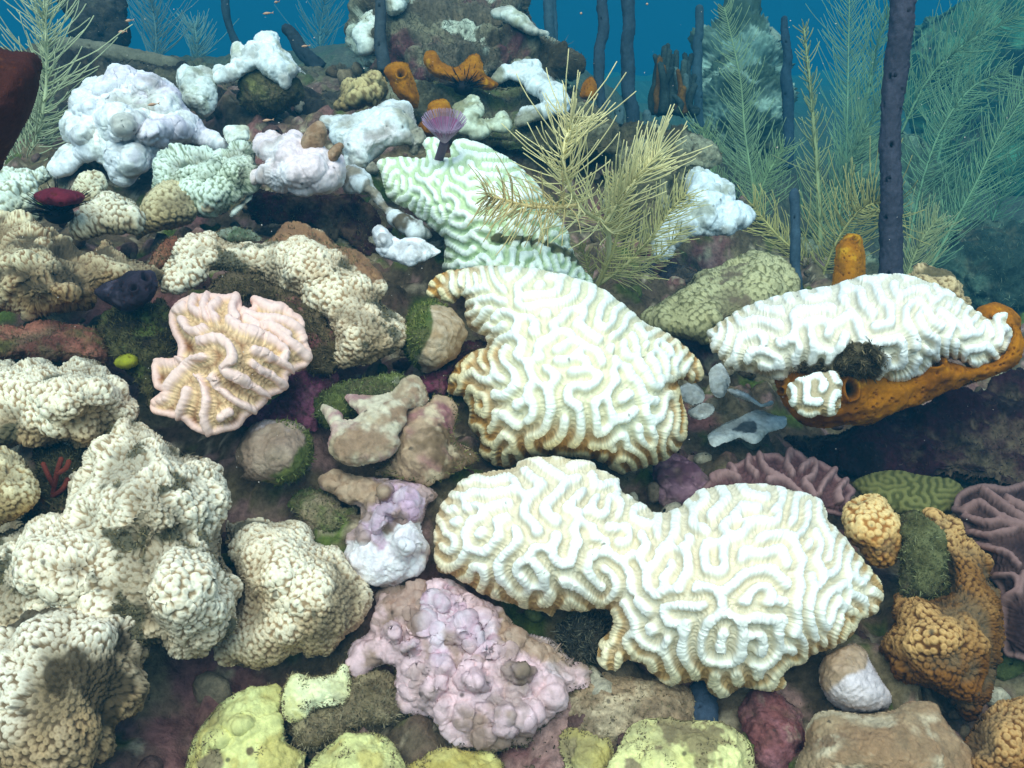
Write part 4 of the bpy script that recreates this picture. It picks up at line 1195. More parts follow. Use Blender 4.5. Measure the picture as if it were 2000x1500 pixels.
coral('encrusted_rock', 'turf covered brown rock under the pale star coral band', 'rock',
      [(400,560),(440,530),(480,528),(520,545),(580,572),(630,606),(655,650),(660,690),(650,725),(600,725),(580,650),(540,600),(470,590),(400,600)], 1.16, 'rock',
      rock_relief(0.012, 24), blotch('4e4230', ('6a5a40', 20, 0.05, 0.3, 5), ('7a4a48', 30, 0.35, 0.25, 9)), H=0.04, tv=0.7, step=2, seed=113, turf=dict(where=lambda f: f.edge >= 0, n=2600, len=0.008, col=('3e3626', '7a6c4a')))
coral('encrusted_rock', 'mossy dark stone beside the orange brown star coral', 'rock',
      [(1760,1020),(1785,1000),(1812,1002),(1835,1020),(1855,1060),(1860,1110),(1860,1160),(1800,1178),(1755,1170),(1755,1100),(1765,1060)], 1.03, 'rock',
      rock_relief(0.010, 26), blotch('4e4a2c', ('6a6844', 20, 0.1, 0.3, 5), ('3a3222', 24, 0.25, 0.25, 9)), H=0.05, tv=0.5, step=2, seed=114, turf=dict(where=lambda f: f.edge >= 0, n=1500, len=0.007, col=('4a4a28', '82805a')))

# ================================================================== yellow plate corals along the bottom
YEL = lambda *p: patches(blotch('d4ce88', ('b09c54', 9, 0.1, 0.3, 4), ('dedc98', 16, 0.15, 0.3, 8), ('8a7a54', 22, 0.2, 0.10, 15), ('c4b46c', 30, 0.3, 0.2, 21)), list(p))
yr = smooth_relief(0.006, 20, 0.004, 36, 0.6, 0.0006)
coral('yellow_coral', 'yellow plate coral with curled brown patch at bottom left', 'coral',
      [(366,1480),(380,1435),(410,1395),(440,1365),(485,1348),(530,1343),(552,1350),(545,1390),(552,1440),(582,1462),(600,1475),(560,1540),(370,1540)], 0.89, 'smooth', yr,
      YEL(([(385,1490),(420,1455),(435,1465),(440,1500),(410,1515)], '7a6a50', '9a8a68', 10, 50), ([(482,1463),(492,1460),(498,1470),(490,1478),(482,1474)], '6a5a40', '7a6a4a', 3, 50)), power=0.45, H=0.026, tv=0.6, step=1.8, seed=121, turf=dict(where=lambda f: (f.edge < 9) | (fbm(f.P, 40, 4, f.seed + 2) > 0.42), n=700, len=0.005, col=('5a4c34', '9a8a68')), lobes=((466,1412,34,18,.010),(430,1440,30,22,.006)))
coral('yellow_coral', 'pale yellow coral patch with two raised tips', 'coral',
      [(548,1385),(560,1335),(580,1318),(620,1325),(650,1315),(668,1296),(682,1310),(690,1365),(675,1377),(612,1387),(600,1407),(565,1412)], 0.90, 'smooth', yr,
      blotch('d9d49a', ('c8be7a', 12, 0.15, 0.3, 4), ('e2dfb0', 20, 0.2, 0.3, 8)), power=0.45, H=0.014, tv=0.6, step=1.7, seed=122, turf=dict(where=lambda f: (f.edge < 9) | (fbm(f.P, 40, 4, f.seed + 2) > 0.42), n=700, len=0.005, col=('5a4c34', '9a8a68')))
coral('yellow_coral', 'rounded mustard yellow coral at the bottom edge left of centre', 'coral',
      [(605,1490),(640,1455),(670,1435),(695,1432),(725,1429),(750,1437),(775,1460),(795,1510),(790,1545),(600,1545)], 0.86, 'smooth', yr, YEL(), power=0.45, H=0.028, tv=0.5, step=1.8, seed=123, turf=dict(where=lambda f: (f.edge < 9) | (fbm(f.P, 40, 4, f.seed + 2) > 0.42), n=700, len=0.005, col=('5a4c34', '9a8a68')))
coral('yellow_coral', 'mostly cut off mustard coral at the bottom edge', 'coral',
      [(798,1510),(830,1475),(865,1460),(900,1465),(965,1475),(985,1510),(980,1550),(800,1550)], 0.87, 'smooth', yr, YEL(), power=0.45, H=0.022, tv=0.5, step=1.8, seed=124, turf=dict(where=lambda f: (f.edge < 9) | (fbm(f.P, 40, 4, f.seed + 2) > 0.42), n=700, len=0.005, col=('5a4c34', '9a8a68')))
coral('yellow_coral', 'small pale yellow coral between two sandy rocks at the bottom', 'coral',
      [(1088,1450),(1100,1425),(1130,1412),(1160,1405),(1190,1440),(1200,1480),(1185,1540),(1110,1540),(1095,1490)], 0.88, 'smooth', yr,
      patches(blotch('dcd694', ('b8a862', 14, 0.15, 0.3, 4), ('8a7a54', 24, 0.35, 0.10, 15)), [([(1085,1440),(1120,1440),(1120,1470),(1100,1490)], '7a6a4c', '94845e', 8, 60)]), power=0.45, H=0.022, tv=0.5, step=1.8, seed=125, turf=dict(where=lambda f: (f.edge < 9) | (fbm(f.P, 40, 4, f.seed + 2) > 0.42), n=700, len=0.005, col=('5a4c34', '9a8a68')))
coral('yellow_coral', 'large bright lemon yellow coral at the bottom right of centre', 'coral',
      [(1205,1470),(1222,1428),(1250,1408),(1290,1400),(1340,1405),(1400,1408),(1440,1425),(1465,1450),(1475,1505),(1470,1545),(1200,1545)], 0.86, 'smooth', yr,
      patches(blotch('e0d894', ('c8bc72', 12, 0.2, 0.3, 4), ('94845c', 24, 0.35, 0.10, 15)), [([(1215,1480),(1235,1475),(1250,1500),(1230,1515)], '8a7a58', '9a8a68', 7, 60), ([(1375,1455),(1392,1452),(1395,1465),(1378,1468)], '7a6a48', '9a8a60', 5, 60)]), power=0.45, H=0.026, tv=0.5, step=1.8, seed=126, turf=dict(where=lambda f: (f.edge < 9) | (fbm(f.P, 40, 4, f.seed + 2) > 0.42), n=700, len=0.005, col=('5a4c34', '9a8a68')))

# ================================================================== rocks and far reef
def rock(label, outline, d, cols, amp=0.016, sc=20, H=0.06, n=0, ln=0.007, tc=('4a4030', '7e6e4e'), seed=1, name='encrusted_rock', mat='rock', **kw):
    if d < 1.3: d -= 0.02
    tf = dict(where=lambda f: f.edge >= 0, n=n, len=ln, col=tc) if n else None
    return coral(name, label, 'rock', outline, d, mat, rock_relief(amp, sc), blotch(*cols), H=H, seed=seed, turf=tf, **kw)


rock('tall dark turf covered outcrop at the top of the reef',
     [(688,60),(700,35),(725,10),(740,-30),(1012,-30),(1030,21),(1063,63),(1090,80),(1117,101),(1134,122),(1120,145),(1060,165),(1000,175),(940,190),(880,195),(800,180),(737,140),(702,108)],
     2.15, ('5c5446', ('3c3426', 9, 0.05, 0.3, 2), ('76705a', 16, 0.2, 0.25, 5), ('5a3a3a', 12, 0.35, 0.2, 9), ('b4b8a4', 15, 0.42, 0.10, 21)), 0.075, 9, H=0.22, n=5200, ln=0.016, tc=('3e3a2e', '6e6a58'), seed=201, tv=0.9, back=0.2)
for i, (lb, ol, d) in enumerate([
    ('white knobbly coral on the left flank of the dark outcrop', [(688,58),(700,40),(720,22),(735,10),(740,60),(737,90),(715,107),(700,107),(697,80)], 2.05),
    ('white coral scrap at the top edge beside the dark rope sponge', [(748,-20),(792,-20),(797,12),(777,32),(755,26)], 2.0),
    ('pale coral streak on the right shoulder of the dark outcrop', [(962,20),(990,12),(1020,28),(1045,52),(1070,66),(1040,68),(1000,48),(968,36)], 2.02)]):
    coral('lobed_coral', lb, 'coral', ol, d, 'smooth', smooth_relief(0.006, 22, 0.012, 24, 0.3), blotch('dcdfd2', ('a8a68c', 16, 0.25, 0.25, 4)), H=0.05, tv=0.6, step=1.6, seed=210 + i)
coral('lobed_coral', 'white branching crust coral right of the orange sponges', 'coral',
      [(958,152),(985,135),(1020,120),(1050,121),(1067,140),(1087,160),(1102,180),(1112,197),(1106,222),(1070,228),(1040,238),(1010,248),(1004,230),(1020,213),(1055,200),(1045,182),(1025,168),(998,155),(975,164)], 1.78, 'smooth',
      smooth_relief(0.008, 26, 0.012, 30, 0.3), blotch('d9dedb', ('8e8c78', 20, 0.2, 0.25, 4)), H=0.05, tv=0.9, step=1.5, seed=214)
coral('lobed_coral', 'small pale yellowish coral above the feather duster worm', 'coral',
      [(883,217),(905,196),(925,186),(940,195),(946,220),(932,235),(960,230),(985,220),(1003,238),(992,256),(960,260),(937,272),(918,270),(898,252)], 1.66, 'smooth',
      smooth_relief(0.008, 26, 0.010, 30, 0.4), blotch('cdd2b8', ('8e8c6c', 20, 0.2, 0.25, 4)), H=0.04, tv=0.9, step=1.5, seed=215)
coral('star_coral', 'tan knobbly star coral left of the orange tube sponge', 'coral',
      [(652,208),(660,182),(665,165),(680,154),(700,159),(710,147),(735,147),(752,165),(750,190),(720,202),(690,217),(665,218)], 1.72, 'star',
      star_relief(0.008, 0.002, 0.014, 26), STAR('c4b07c', '947c50', '5c4c32', '4e4a34', 0.5), H=0.07, tv=0.5, step=1.5, seed=216)
rock('turf covered rock shoulder below the dark outcrop', [(745,170),(800,150),(880,160),(960,165),(1040,175),(1110,190),(1175,215),(1205,260),(1190,300),(1100,300),(1000,290),(900,275),(820,230),(760,205)], 1.86,
     ('5e5a48', ('464232', 12, 0.05, 0.3, 2), ('7c7a64', 20, 0.25, 0.25, 5), ('556038', 14, 0.3, 0.2, 9)), 0.03, 14, H=0.08, n=2600, ln=0.010, tc=('403c2c', '77735c'), seed=217, tv=1.1)
rock('dark turf covered rock under the white knobbly coral at upper left', [(466,165),(480,143),(500,128),(540,140),(570,140),(592,160),(592,192),(572,212),(545,222),(510,227),(485,220),(470,207),(464,185)], 1.86,
     ('4c4830', ('343020', 14, 0.05, 0.3, 2), ('6a683e', 20, 0.25, 0.25, 5)), 0.014, 22, H=0.11, n=900, ln=0.008, tc=('3c3a24', '6c6a44'), seed=218, tv=0.2)
rock('long shadowed ridge of rock behind the lilac lobed coral', [(-60,120),(60,105),(140,100),(220,112),(340,130),(430,150),(560,180),(640,175),(690,185),(660,240),(500,250),(380,270),(150,320),(-60,340)], 2.0,
     ('3e3a34', ('2c2824', 8, 0.05, 0.3, 2), ('565040', 14, 0.25, 0.25, 5)), 0.04, 10, H=0.10, n=1500, ln=0.01, seed=219, tv=0.9)
rock('dark rock pillar at the top left corner', [(125,-30),(232,-30),(242,40),(250,92),(215,108),(160,95),(140,50)], 2.6, ('3c3630', ('2a2622', 8, 0.05, 0.3, 2), ('4e4a40', 16, 0.3, 0.25, 5)), 0.04, 10, H=0.12, n=500, ln=0.014, seed=220, tv=0.2)
rock('dark maroon overhang below the pink white rounded coral', [(478,392),(520,372),(600,372),(680,378),(715,395),(742,425),(735,455),(728,500),(690,480),(640,458),(590,432),(540,436),(500,440)], 1.50,
     ('3c2024', ('5a2c34', 14, 0.1, 0.3, 2), ('2a1c1a', 18, 0.25, 0.25, 5), ('6a5040', 26, 0.4, 0.2, 9)), 0.016, 20, H=0.03, n=1200, ln=0.009, seed=221, tv=0.5)
rock('small rusty brown stone above the pale star coral band', [(282,522),(305,485),(335,463),(352,475),(342,505),(305,530)], 1.24, ('7a4c38', ('94644a', 20, 0.1, 0.3, 2), ('54402e', 24, 0.25, 0.25, 5)), 0.010, 30, H=0.03, n=500, ln=0.006, seed=222)
rock('small mossy grey stone in the gap above the pale star coral band', [(420,458),(440,445),(470,445),(500,455),(510,468),(480,474),(445,470)], 1.26, ('6e7460', ('4c5a3c', 24, 0.1, 0.3, 2), ('8a8e7c', 24, 0.3, 0.25, 5)), 0.006, 34, H=0.02, n=250, ln=0.005, seed=223)
rock('rusty red pitted rock at the left edge', [(-50,640),(20,632),(90,628),(150,635),(195,650),(215,690),(200,715),(120,712),(40,705),(-50,705)], 1.12, ('7a4c3e', ('5c3a30', 16, 0.05, 0.3, 2), ('94604e', 22, 0.25, 0.25, 5), ('55502e', 18, 0.35, 0.2, 9)), 0.008, 24, H=0.05, n=900, ln=0.006, seed=224, tv=0.8)
rock('dark algae clad rock between the purple sponge and the pink coral', [(190,640),(220,600),(290,590),(330,600),(340,660),(345,705),(300,720),(300,760),(320,800),(290,800),(265,750),(225,700),(205,670)], 1.10, ('3a3626', ('4e4a2e', 18, 0.05, 0.3, 2), ('2a2620', 22, 0.25, 0.25, 5), ('565e30', 24, 0.4, 0.15, 9)), 0.010, 26, H=0.03, n=2200, ln=0.008, tc=('34301f', '6a623e'), seed=225, tv=0.9)
rock('maroon boulder darkened to paint the shade beneath the orange sponge', [(1530,850),(1640,845),(1750,800),(1900,765),(2060,715),(2060,965),(1900,940),(1700,930),(1580,895)], 1.33, ('26121a', ('361c24', 8, 0.05, 0.3, 2), ('22181c', 14, 0.25, 0.25, 5)), 0.03, 12, H=0.06, n=1800, ln=0.008, tc=('2a1e20', '54403c'), seed=226, tv=0.9)  # maroon pushed near black: paints in the shade of the coral overhang
rock('mossy stone with glassy algae behind the tan crust plate', [(612,800),(630,770),(670,748),(720,735),(770,728),(800,738),(790,775),(720,790),(670,820),(640,835)], 1.12, ('5a6032', ('4c4a30', 20, 0.05, 0.3, 2), ('8a8a74', 34, 0.35, 0.2, 5)), 0.008, 28, H=0.03, n=1200, ln=0.007, tc=('4c5424', '8e9460'), seed=227)
rock('plum coloured crusted stone between pink coral and brown dome', [(470,830),(500,800),(540,780),(560,740),(600,720),(660,725),(650,770),(625,800),(615,840),(560,830),(500,835)], 1.13, ('6c3a4c', ('8a5064', 18, 0.1, 0.3, 2), ('4a2c34', 22, 0.25, 0.25, 5)), 0.010, 24, H=0.03, n=300, ln=0.005, seed=228)
rock('crimson crusted stone wedged against the central brain coral', [(780,745),(830,728),(880,700),(905,670),(935,665),(950,672),(910,695),(885,735),(872,770),(840,775)], 1.20, ('5e2c3c', ('7c4454', 20, 0.1, 0.3, 2), ('3a2028', 24, 0.25, 0.25, 5)), 0.008, 26, H=0.025, n=300, ln=0.006, seed=229)
rock('black fuzzy clump in the notch of the front brain coral', [(1092,1235),(1110,1210),(1140,1200),(1172,1198),(1190,1215),(1178,1250),(1172,1285),(1145,1300),(1115,1285),(1098,1262)], 0.985, ('2a2a26', ('3c3a34', 40, 0.1, 0.3, 2)), 0.012, 40, H=0.03, n=1500, ln=0.010, tc=('26241f', '6a6656'), seed=230, name='algae_clump')
rock('turf topped rock behind the yellow sea plume at right', [(1185,262),(1215,246),(1260,244),(1300,258),(1340,254),(1372,268),(1397,290),(1412,312),(1385,332),(1345,345),(1335,390),(1300,470),(1230,480),(1180,400)], 1.86,
     ('5c5842', ('3a362a', 12, 0.05, 0.3, 2), ('8a8870', 18, 0.3, 0.25, 5)), 0.03, 14, H=0.10, n=1500, ln=0.009, seed=231, tv=0.6)
coral('lobed_coral', 'white knobby coral behind the yellow sea plume at right', 'coral',
      [(1340,345),(1355,333),(1375,335),(1400,345),(1420,360),(1432,385),(1424,398),(1445,400),(1466,405),(1475,420),(1457,442),(1430,457),(1400,462),(1360,462),(1330,478),(1310,503),(1283,508),(1276,470),(1290,435),(1318,405),(1338,390)], 1.68, 'smooth',
      smooth_relief(0.008, 22, 0.012, 34, 0.25), blotch('dde2e4', ('a8a89a', 22, 0.3, 0.25, 4)), H=0.06, tv=0.8, step=1.5, seed=232)
rock('dark hollow stone under the olive coral mound', [(1190,520),(1260,510),(1330,520),(1380,530),(1330,565),(1270,610),(1230,590),(1200,560)], 1.60, ('26262a', ('34323a', 14, 0.1, 0.3, 2)), 0.012, 20, H=0.02, n=900, ln=0.010, tc=('2a2c30', '5c5e60'), seed=233, tv=0.8)
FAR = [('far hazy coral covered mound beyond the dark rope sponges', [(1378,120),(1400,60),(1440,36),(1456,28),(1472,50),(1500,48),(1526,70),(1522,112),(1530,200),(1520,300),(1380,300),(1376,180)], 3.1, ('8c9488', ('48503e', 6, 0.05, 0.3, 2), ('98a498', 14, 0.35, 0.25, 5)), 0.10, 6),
       ('far sloping reef wall at the top right corner', [(1780,60),(1850,20),(1930,-20),(2060,-40),(2060,420),(1960,440),(1860,420),(1800,330),(1770,200)], 4.0, ('36543e', ('1e3226', 4, 0.05, 0.3, 2), ('54785a', 8, 0.3, 0.2, 5)), 0.14, 4),  # green pigment here paints in the tint of the water between
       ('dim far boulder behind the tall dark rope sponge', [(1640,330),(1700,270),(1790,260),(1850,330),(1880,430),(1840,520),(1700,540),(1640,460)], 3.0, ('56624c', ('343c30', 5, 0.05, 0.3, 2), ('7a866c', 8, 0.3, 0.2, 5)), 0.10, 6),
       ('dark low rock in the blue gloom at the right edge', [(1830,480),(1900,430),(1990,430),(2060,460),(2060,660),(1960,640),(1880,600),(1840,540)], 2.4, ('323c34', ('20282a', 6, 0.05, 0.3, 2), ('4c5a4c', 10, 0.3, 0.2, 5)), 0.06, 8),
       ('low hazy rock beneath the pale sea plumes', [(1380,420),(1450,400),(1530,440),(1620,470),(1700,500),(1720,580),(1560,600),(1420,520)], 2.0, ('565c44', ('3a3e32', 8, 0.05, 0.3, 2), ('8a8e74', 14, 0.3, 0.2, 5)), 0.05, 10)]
lb, ol, d, cols, amp, sc = FAR.pop(0)
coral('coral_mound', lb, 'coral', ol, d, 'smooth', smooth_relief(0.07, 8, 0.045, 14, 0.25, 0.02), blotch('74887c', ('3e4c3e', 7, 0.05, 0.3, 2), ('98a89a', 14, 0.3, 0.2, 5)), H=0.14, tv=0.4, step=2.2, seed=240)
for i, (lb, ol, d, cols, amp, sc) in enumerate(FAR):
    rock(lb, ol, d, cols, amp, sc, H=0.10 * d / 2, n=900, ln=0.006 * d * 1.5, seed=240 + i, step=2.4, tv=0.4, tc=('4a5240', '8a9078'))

# ================================================================== white flakes and discs in the shade
k = .32
for i, (lb, ol, d, tilt) in enumerate([
    ('flat bluish white coral flake with a dark dead patch in the shade', Z([(70,1090),(160,1030),(250,990),(330,950),(400,940),(470,970),(550,980),(550,1040),(500,1060),(430,1080),(380,1130),(340,1140),(270,1110),(200,1130),(110,1165),(80,1140)], 1360, 500, k), 1.27, 1.6),
    ('upright grey flake in the shade left of the right brain coral', Z([(78,700),(150,655),(205,740),(185,835),(130,868),(88,820)], 1360, 500, k), 1.33, 0.6),
    ('thin pale coral sliver in the shade under the right brain coral', Z([(180,815),(240,805),(320,840),(400,900),(460,875),(470,905),(410,920),(330,895),(230,860)], 1360, 500, k), 1.30, 1.0),
    ('upper grey disc stacked against the central brain coral', Z([(1690,850),(1780,820),(1850,885),(1845,950),(1770,975),(1705,935)], 820, 500, .3), 1.24, 1.0),
    ('lower pale disc stacked against the central brain coral', Z([(1740,1005),(1820,960),(1905,965),(1918,1020),(1860,1065),(1780,1062)], 820, 500, .3), 1.22, 1.0)]):
    dead = [(Z([(220,1050),(300,1010),(360,995),(370,1050),(330,1090),(250,1075)], 1360, 500, k), '4a4c50', '6a6c6c', 6, 60)] if i == 0 else []
    coral('coral_flake', lb, 'coral', ol, d, 'smooth', smooth_relief(0.003, 26, 0.0, 30, 0.9), patches(blotch('d8d8d4', ('b0b0a8', 22, 0.3, 0.3, 4)), dead), H=0.015, tv=tilt, soft=0.5, step=1.5, seed=250 + i, back=0.01)

# ================================================================== sponges
SPC = sponge_color('a86c0e', '865008', 'b47c18')
coral('tube_sponge', 'orange sponge with one round mouth standing by the dark rope sponge', 'sponge', [(749,140),(755,127),(775,119),(797,122),(803,140),(806,155),(813,170),(819,190),(815,212),(795,205),(775,190),(763,170),(757,155)], 1.72, 'sponge',
      sponge_relief(((783,145,8,8),), 0.004, 150), SPC, H=0.05, tv=0.2, step=1.3, seed=261)
coral('tube_sponge', 'saddle shaped orange sponge with two horns below the dark outcrop', 'sponge', [(827,122),(830,100),(850,99),(860,118),(885,130),(903,120),(915,107),(935,104),(942,120),(947,140),(960,155),(973,165),(960,176),(935,173),(905,166),(870,156),(840,146)], 1.80, 'sponge',
      sponge_relief((), 0.004, 150), SPC, H=0.05, tv=0.3, step=1.3, seed=262)
coral('tube_sponge', 'orange sponge hump behind the feather duster worm', 'sponge', [(815,258),(820,240),(833,230),(835,205),(850,194),(870,194),(884,215),(890,242),(870,262),(840,268)], 1.64, 'sponge',
      sponge_relief((), 0.004, 150), SPC, H=0.05, tv=0.3, step=1.3, seed=263)
coral('tube_sponge', 'small dull orange sponge on the far right shoulder of the reef crest', 'sponge', [(1133,190),(1140,160),(1155,149),(1165,165),(1164,195)], 1.95, 'sponge', sponge_relief((), 0.004, 150), SPC, H=0.03, tv=0.2, step=1.3, seed=264)
coral('tube_sponge', 'upright orange finger sponge behind the right brain coral', 'sponge', [(1615,590),(1624,555),(1629,520),(1633,482),(1645,462),(1660,454),(1680,462),(1689,485),(1691,520),(1689,560),(1684,590)], 1.5, 'sponge',
      sponge_relief(((1668,470,5,4),), 0.003, 170), sponge_color('bc780c', '9a5c08', 'c88e1a'), H=0.05, tv=0.0, step=1.3, seed=265, back=0.05)
coral('encrusting_sponge', 'ragged orange sponge tuft on the right edge behind the brain coral', 'sponge', [(1912,605),(1940,590),(1975,600),(1994,625),(1988,655),(1950,650),(1918,625)], 1.3, 'sponge', sponge_relief((), 0.008, 120), sponge_color('b46a10', '8a5410', 'c9861c'), H=0.04, tv=0.6, step=1.6, seed=266)
coral('encrusting_sponge', 'dark purple lumpy sponge with holes on the left star coral', 'sponge', [(183,572),(200,555),(225,545),(250,534),(285,529),(302,536),(306,560),(296,588),(272,604),(240,608),(205,592)], 1.08, 'sponge',
      sponge_relief(((284,548,8,8),(262,566,7,6),(240,560,5,5)), 0.008, 140), sponge_color('3a323c', '2a242c', '4e4650', '100c12'), H=0.05, tv=0.5, step=1.5, seed=267)
coral('encrusting_sponge', 'small lime yellow sponge nub above the left star coral mound', 'sponge', [(222,708),(232,695),(250,689),(268,695),(272,712),(250,722),(230,718)], 1.05, 'sponge', sponge_relief((), 0.004, 150), sponge_color('96962a', '7c7c22', 'aaa83a'), H=0.025, tv=0.5, step=1.5, seed=268)
coral('encrusting_sponge', 'maroon oval sponge above the black sea urchin at left', 'sponge', [(64,383),(75,372),(100,367),(130,368),(155,372),(167,383),(160,396),(135,402),(105,403),(80,398)], 1.22, 'sponge', sponge_relief((), 0.004, 120), sponge_color('6e2430', '5a1c28', '86343e'), H=0.04, tv=0.4, step=1.4, seed=269)
coral('tube_sponge', 'big dark red brown tube sponge leaning in at the left edge', 'sponge', [(-80,95),(20,97),(55,100),(76,112),(83,130),(76,170),(60,220),(40,262),(15,305),(-5,340),(-80,350)], 0.88, 'sponge',
      sponge_relief((), 0.003, 220, 0.0008), sponge_color('46241c', '3a1e18', '54301f'), H=0.08, tv=-0.2, step=2.0, seed=270)
rope('tallest dark purple grey rope sponge standing behind the right brain coral', [(1738,575,1.60),(1740,480,1.60),(1742,400,1.60),(1741,300,1.60),(1742,200,1.60),(1752,110,1.60),(1757,40,1.60),(1760,-40,1.60)], [.0185,.0175,.017,.0165,.018,.0185,.019,.019], '3e3c46', 34, 281, wob=0.13, res=0.003, sides=56)
rope('short slim slate blue rope sponge left of the orange finger sponge', [(1553,600,1.62),(1553,500,1.62),(1551,420,1.62),(1553,366,1.62)], [.0085,.008,.0075,.007], '3c4c58', 4, 282)
rope('crooked dark rope sponge just right of the outcrop', [(1180,255,2.1),(1176,200,2.1),(1170,150,2.1),(1170,110,2.1),(1181,60,2.1),(1178,10,2.1),(1180,-40,2.1)], .0115, '303e48', 6, 283, wob=0.12)
rope('straight thick dark rope sponge right of the crooked one', [(1233,260,2.3),(1231,160,2.3),(1226,80,2.3),(1226,20,2.3),(1224,-40,2.3)], .0155, '303e48', 6, 284)
rope('dark rope sponge crossing the left side of the outcrop', [(748,140,1.95),(745,80,1.95),(742,20,1.95),(741,-40,1.95)], [.013,.012,.010,.0105], '3c4448', 5, 285)
rope('faint grey rope sponge at the top edge right of the outcrop', [(1074,110,3.0),(1071,50,3.0),(1069,-40,3.0)], .0150, '3a4850', 0, 286)
rope('fainter thin rope sponge beside the faint grey one', [(1084,110,3.2),(1082,50,3.2),(1080,-40,3.2)], .0110, '3a4850', 0, 287)
rope('blunt tipped far rope sponge beside the hazy coral mound', [(1366,250,2.6),(1364,150,2.6),(1363,60,2.6),(1363,8,2.6)], [.013,.012,.0115,.0115], '34464e', 3, 288)
rope('pointed dark rope sponge between the hazy mound and the tall sea plume', [(1540,330,2.5),(1537,220,2.5),(1536,120,2.5),(1533,30,2.5)], [.014,.014,.0125,.008], '2c3c48', 4, 289)
rope('thin dark rope sponge bending at the top left', [(468,95,2.7),(452,55,2.7),(440,10,2.7),(436,-40,2.7)], .0105, '2c3a42', 2, 290)
rope('stout dark rope sponge leaning behind the white knobbly coral', [(625,135,2.3),(600,105,2.3),(575,70,2.3),(548,50,2.3)], [.018,.0175,.016,.013], '2e363c', 4, 291)
rope('grey brown fallen rope sponge lying across behind the lilac coral', [(110,88,2.1),(180,98,2.1),(260,112,2.1),(350,132,2.1)], [.018,.020,.020,.018], '6a6656', 4, 292)
rope('little dark blue sponge stub with pores below the front brain coral', [(1366,1425,0.90),(1372,1390,0.91),(1378,1350,0.93),(1380,1335,0.94)], [.0115,.012,.0115,.011], '3a4656', 8, 293, res=0.0018)
for i, (u, v, h, d) in enumerate([(1208,245,40,2.1), (1262,250,36,2.2), (1290,262,30,2.2), (1342,225,110,2.5)]):
    rope(['stubby fuzzy grey sponge knob right of the crooked rope sponge', 'stubby grey sponge knob right of the thick rope sponge', 'lowest grey sponge knob at the foot of the dark bushy coral', 'thin dark rod sponge rising through the dark bushy coral'][i],
         [(u, v, d), (u + 2, v - h * .5, d), (u + 1, v - h, d)], .011 if i < 3 else .009, '46585a', 2, 300 + i)
bush = empty('bushy_coral', tuple(at(1310, 215, 2.35)), 'dark bushy coral mottled with orange beyond the rope sponges', 'coral')
_r = np.random.default_rng(310)
for kk in range(46):
    u0 = 1272 + 80 * _r.random(); top = 80 + 110 * _r.random() ** 1.3 + 0.9 * abs(u0 - 1312)
    dd = 2.28 + 0.16 * _r.random()
    pts = [(u0, 222, dd), (u0 + _r.normal() * 6, (222 + top) / 2, dd), (u0 + _r.normal() * 10, top, dd)]
    adopt(tubes_object('branch', [(pix_curve(pts, 5), np.linspace(.011, .006, 11) * (0.8 + .5 * _r.random()))], 'rock', ['2c3634', '5e4016', '35403c', '4a5a58'][kk % 4 if kk % 3 else 0], None, 8, 0.5), bush)

# ================================================================== sea plumes (feathery gorgonians)
plume('yellow feathery sea plume spreading over the mint brain coral', (1163, 565, 1.43), [
    dict(axis=[(1163,565,1.43),(1188,500,1.38),(1182,440,1.33),(1140,410,1.26),(1110,360,1.20),(1100,300,1.18),(1112,250,1.18),(1122,225,1.19)], n=182, length=0.092, fwd=0.55, r0=.0042, r1=.0016, rl=.0008, flat=0.25, seed=1, bias=0.0, curl=0.7, start=0.22, taper=0.35),
    dict(axis=[(1180,440,1.33),(1215,385,1.30),(1250,340,1.29),(1290,300,1.29)], n=121, length=0.078, fwd=0.9, r0=.003, r1=.0014, rl=.0008, flat=0.4, seed=2, bias=0.5, curl=0.6, taper=0.3),
    dict(axis=[(1130,400,1.22),(1080,405,1.19),(1030,402,1.17),(985,390,1.16),(950,382,1.16)], n=140, length=0.058, fwd=0.35, r0=.003, r1=.0012, rl=.0007, flat=0.4, seed=3, droop=0.5, col='c4b07a', taper=0.4),
    dict(axis=[(1166,560,1.42),(1192,505,1.38),(1208,450,1.36),(1214,400,1.35),(1210,350,1.35)], n=133, length=0.040, fwd=0.6, r0=.003, r1=.0012, rl=.0007, flat=0.9, seed=4, col='c4b878'),
    dict(axis=[(1172,555,1.43),(1225,515,1.42),(1275,460,1.41),(1310,410,1.41),(1340,380,1.42)], n=159, length=0.065, fwd=0.8, r0=.003, r1=.0011, rl=.0007, flat=0.5, seed=5, col='c0b67c'),
    dict(axis=[(1180,545,1.43),(1240,530,1.44),(1290,500,1.45),(1330,450,1.45)], n=60, length=0.04, fwd=0.6, r0=.0025, r1=.001, rl=.0007, flat=0.5, seed=6, col='b8b07a'),
    dict(axis=[(1160,560,1.42),(1150,530,1.40),(1142,500,1.39),(1130,478,1.38)], n=34, length=0.018, fwd=0.7, r0=.0026, r1=.0012, rl=.0010, seed=7, col='9a9460'),
], 'ddd29a', jitter=0.2)
W = 'a8a070'
CURL = 0.75
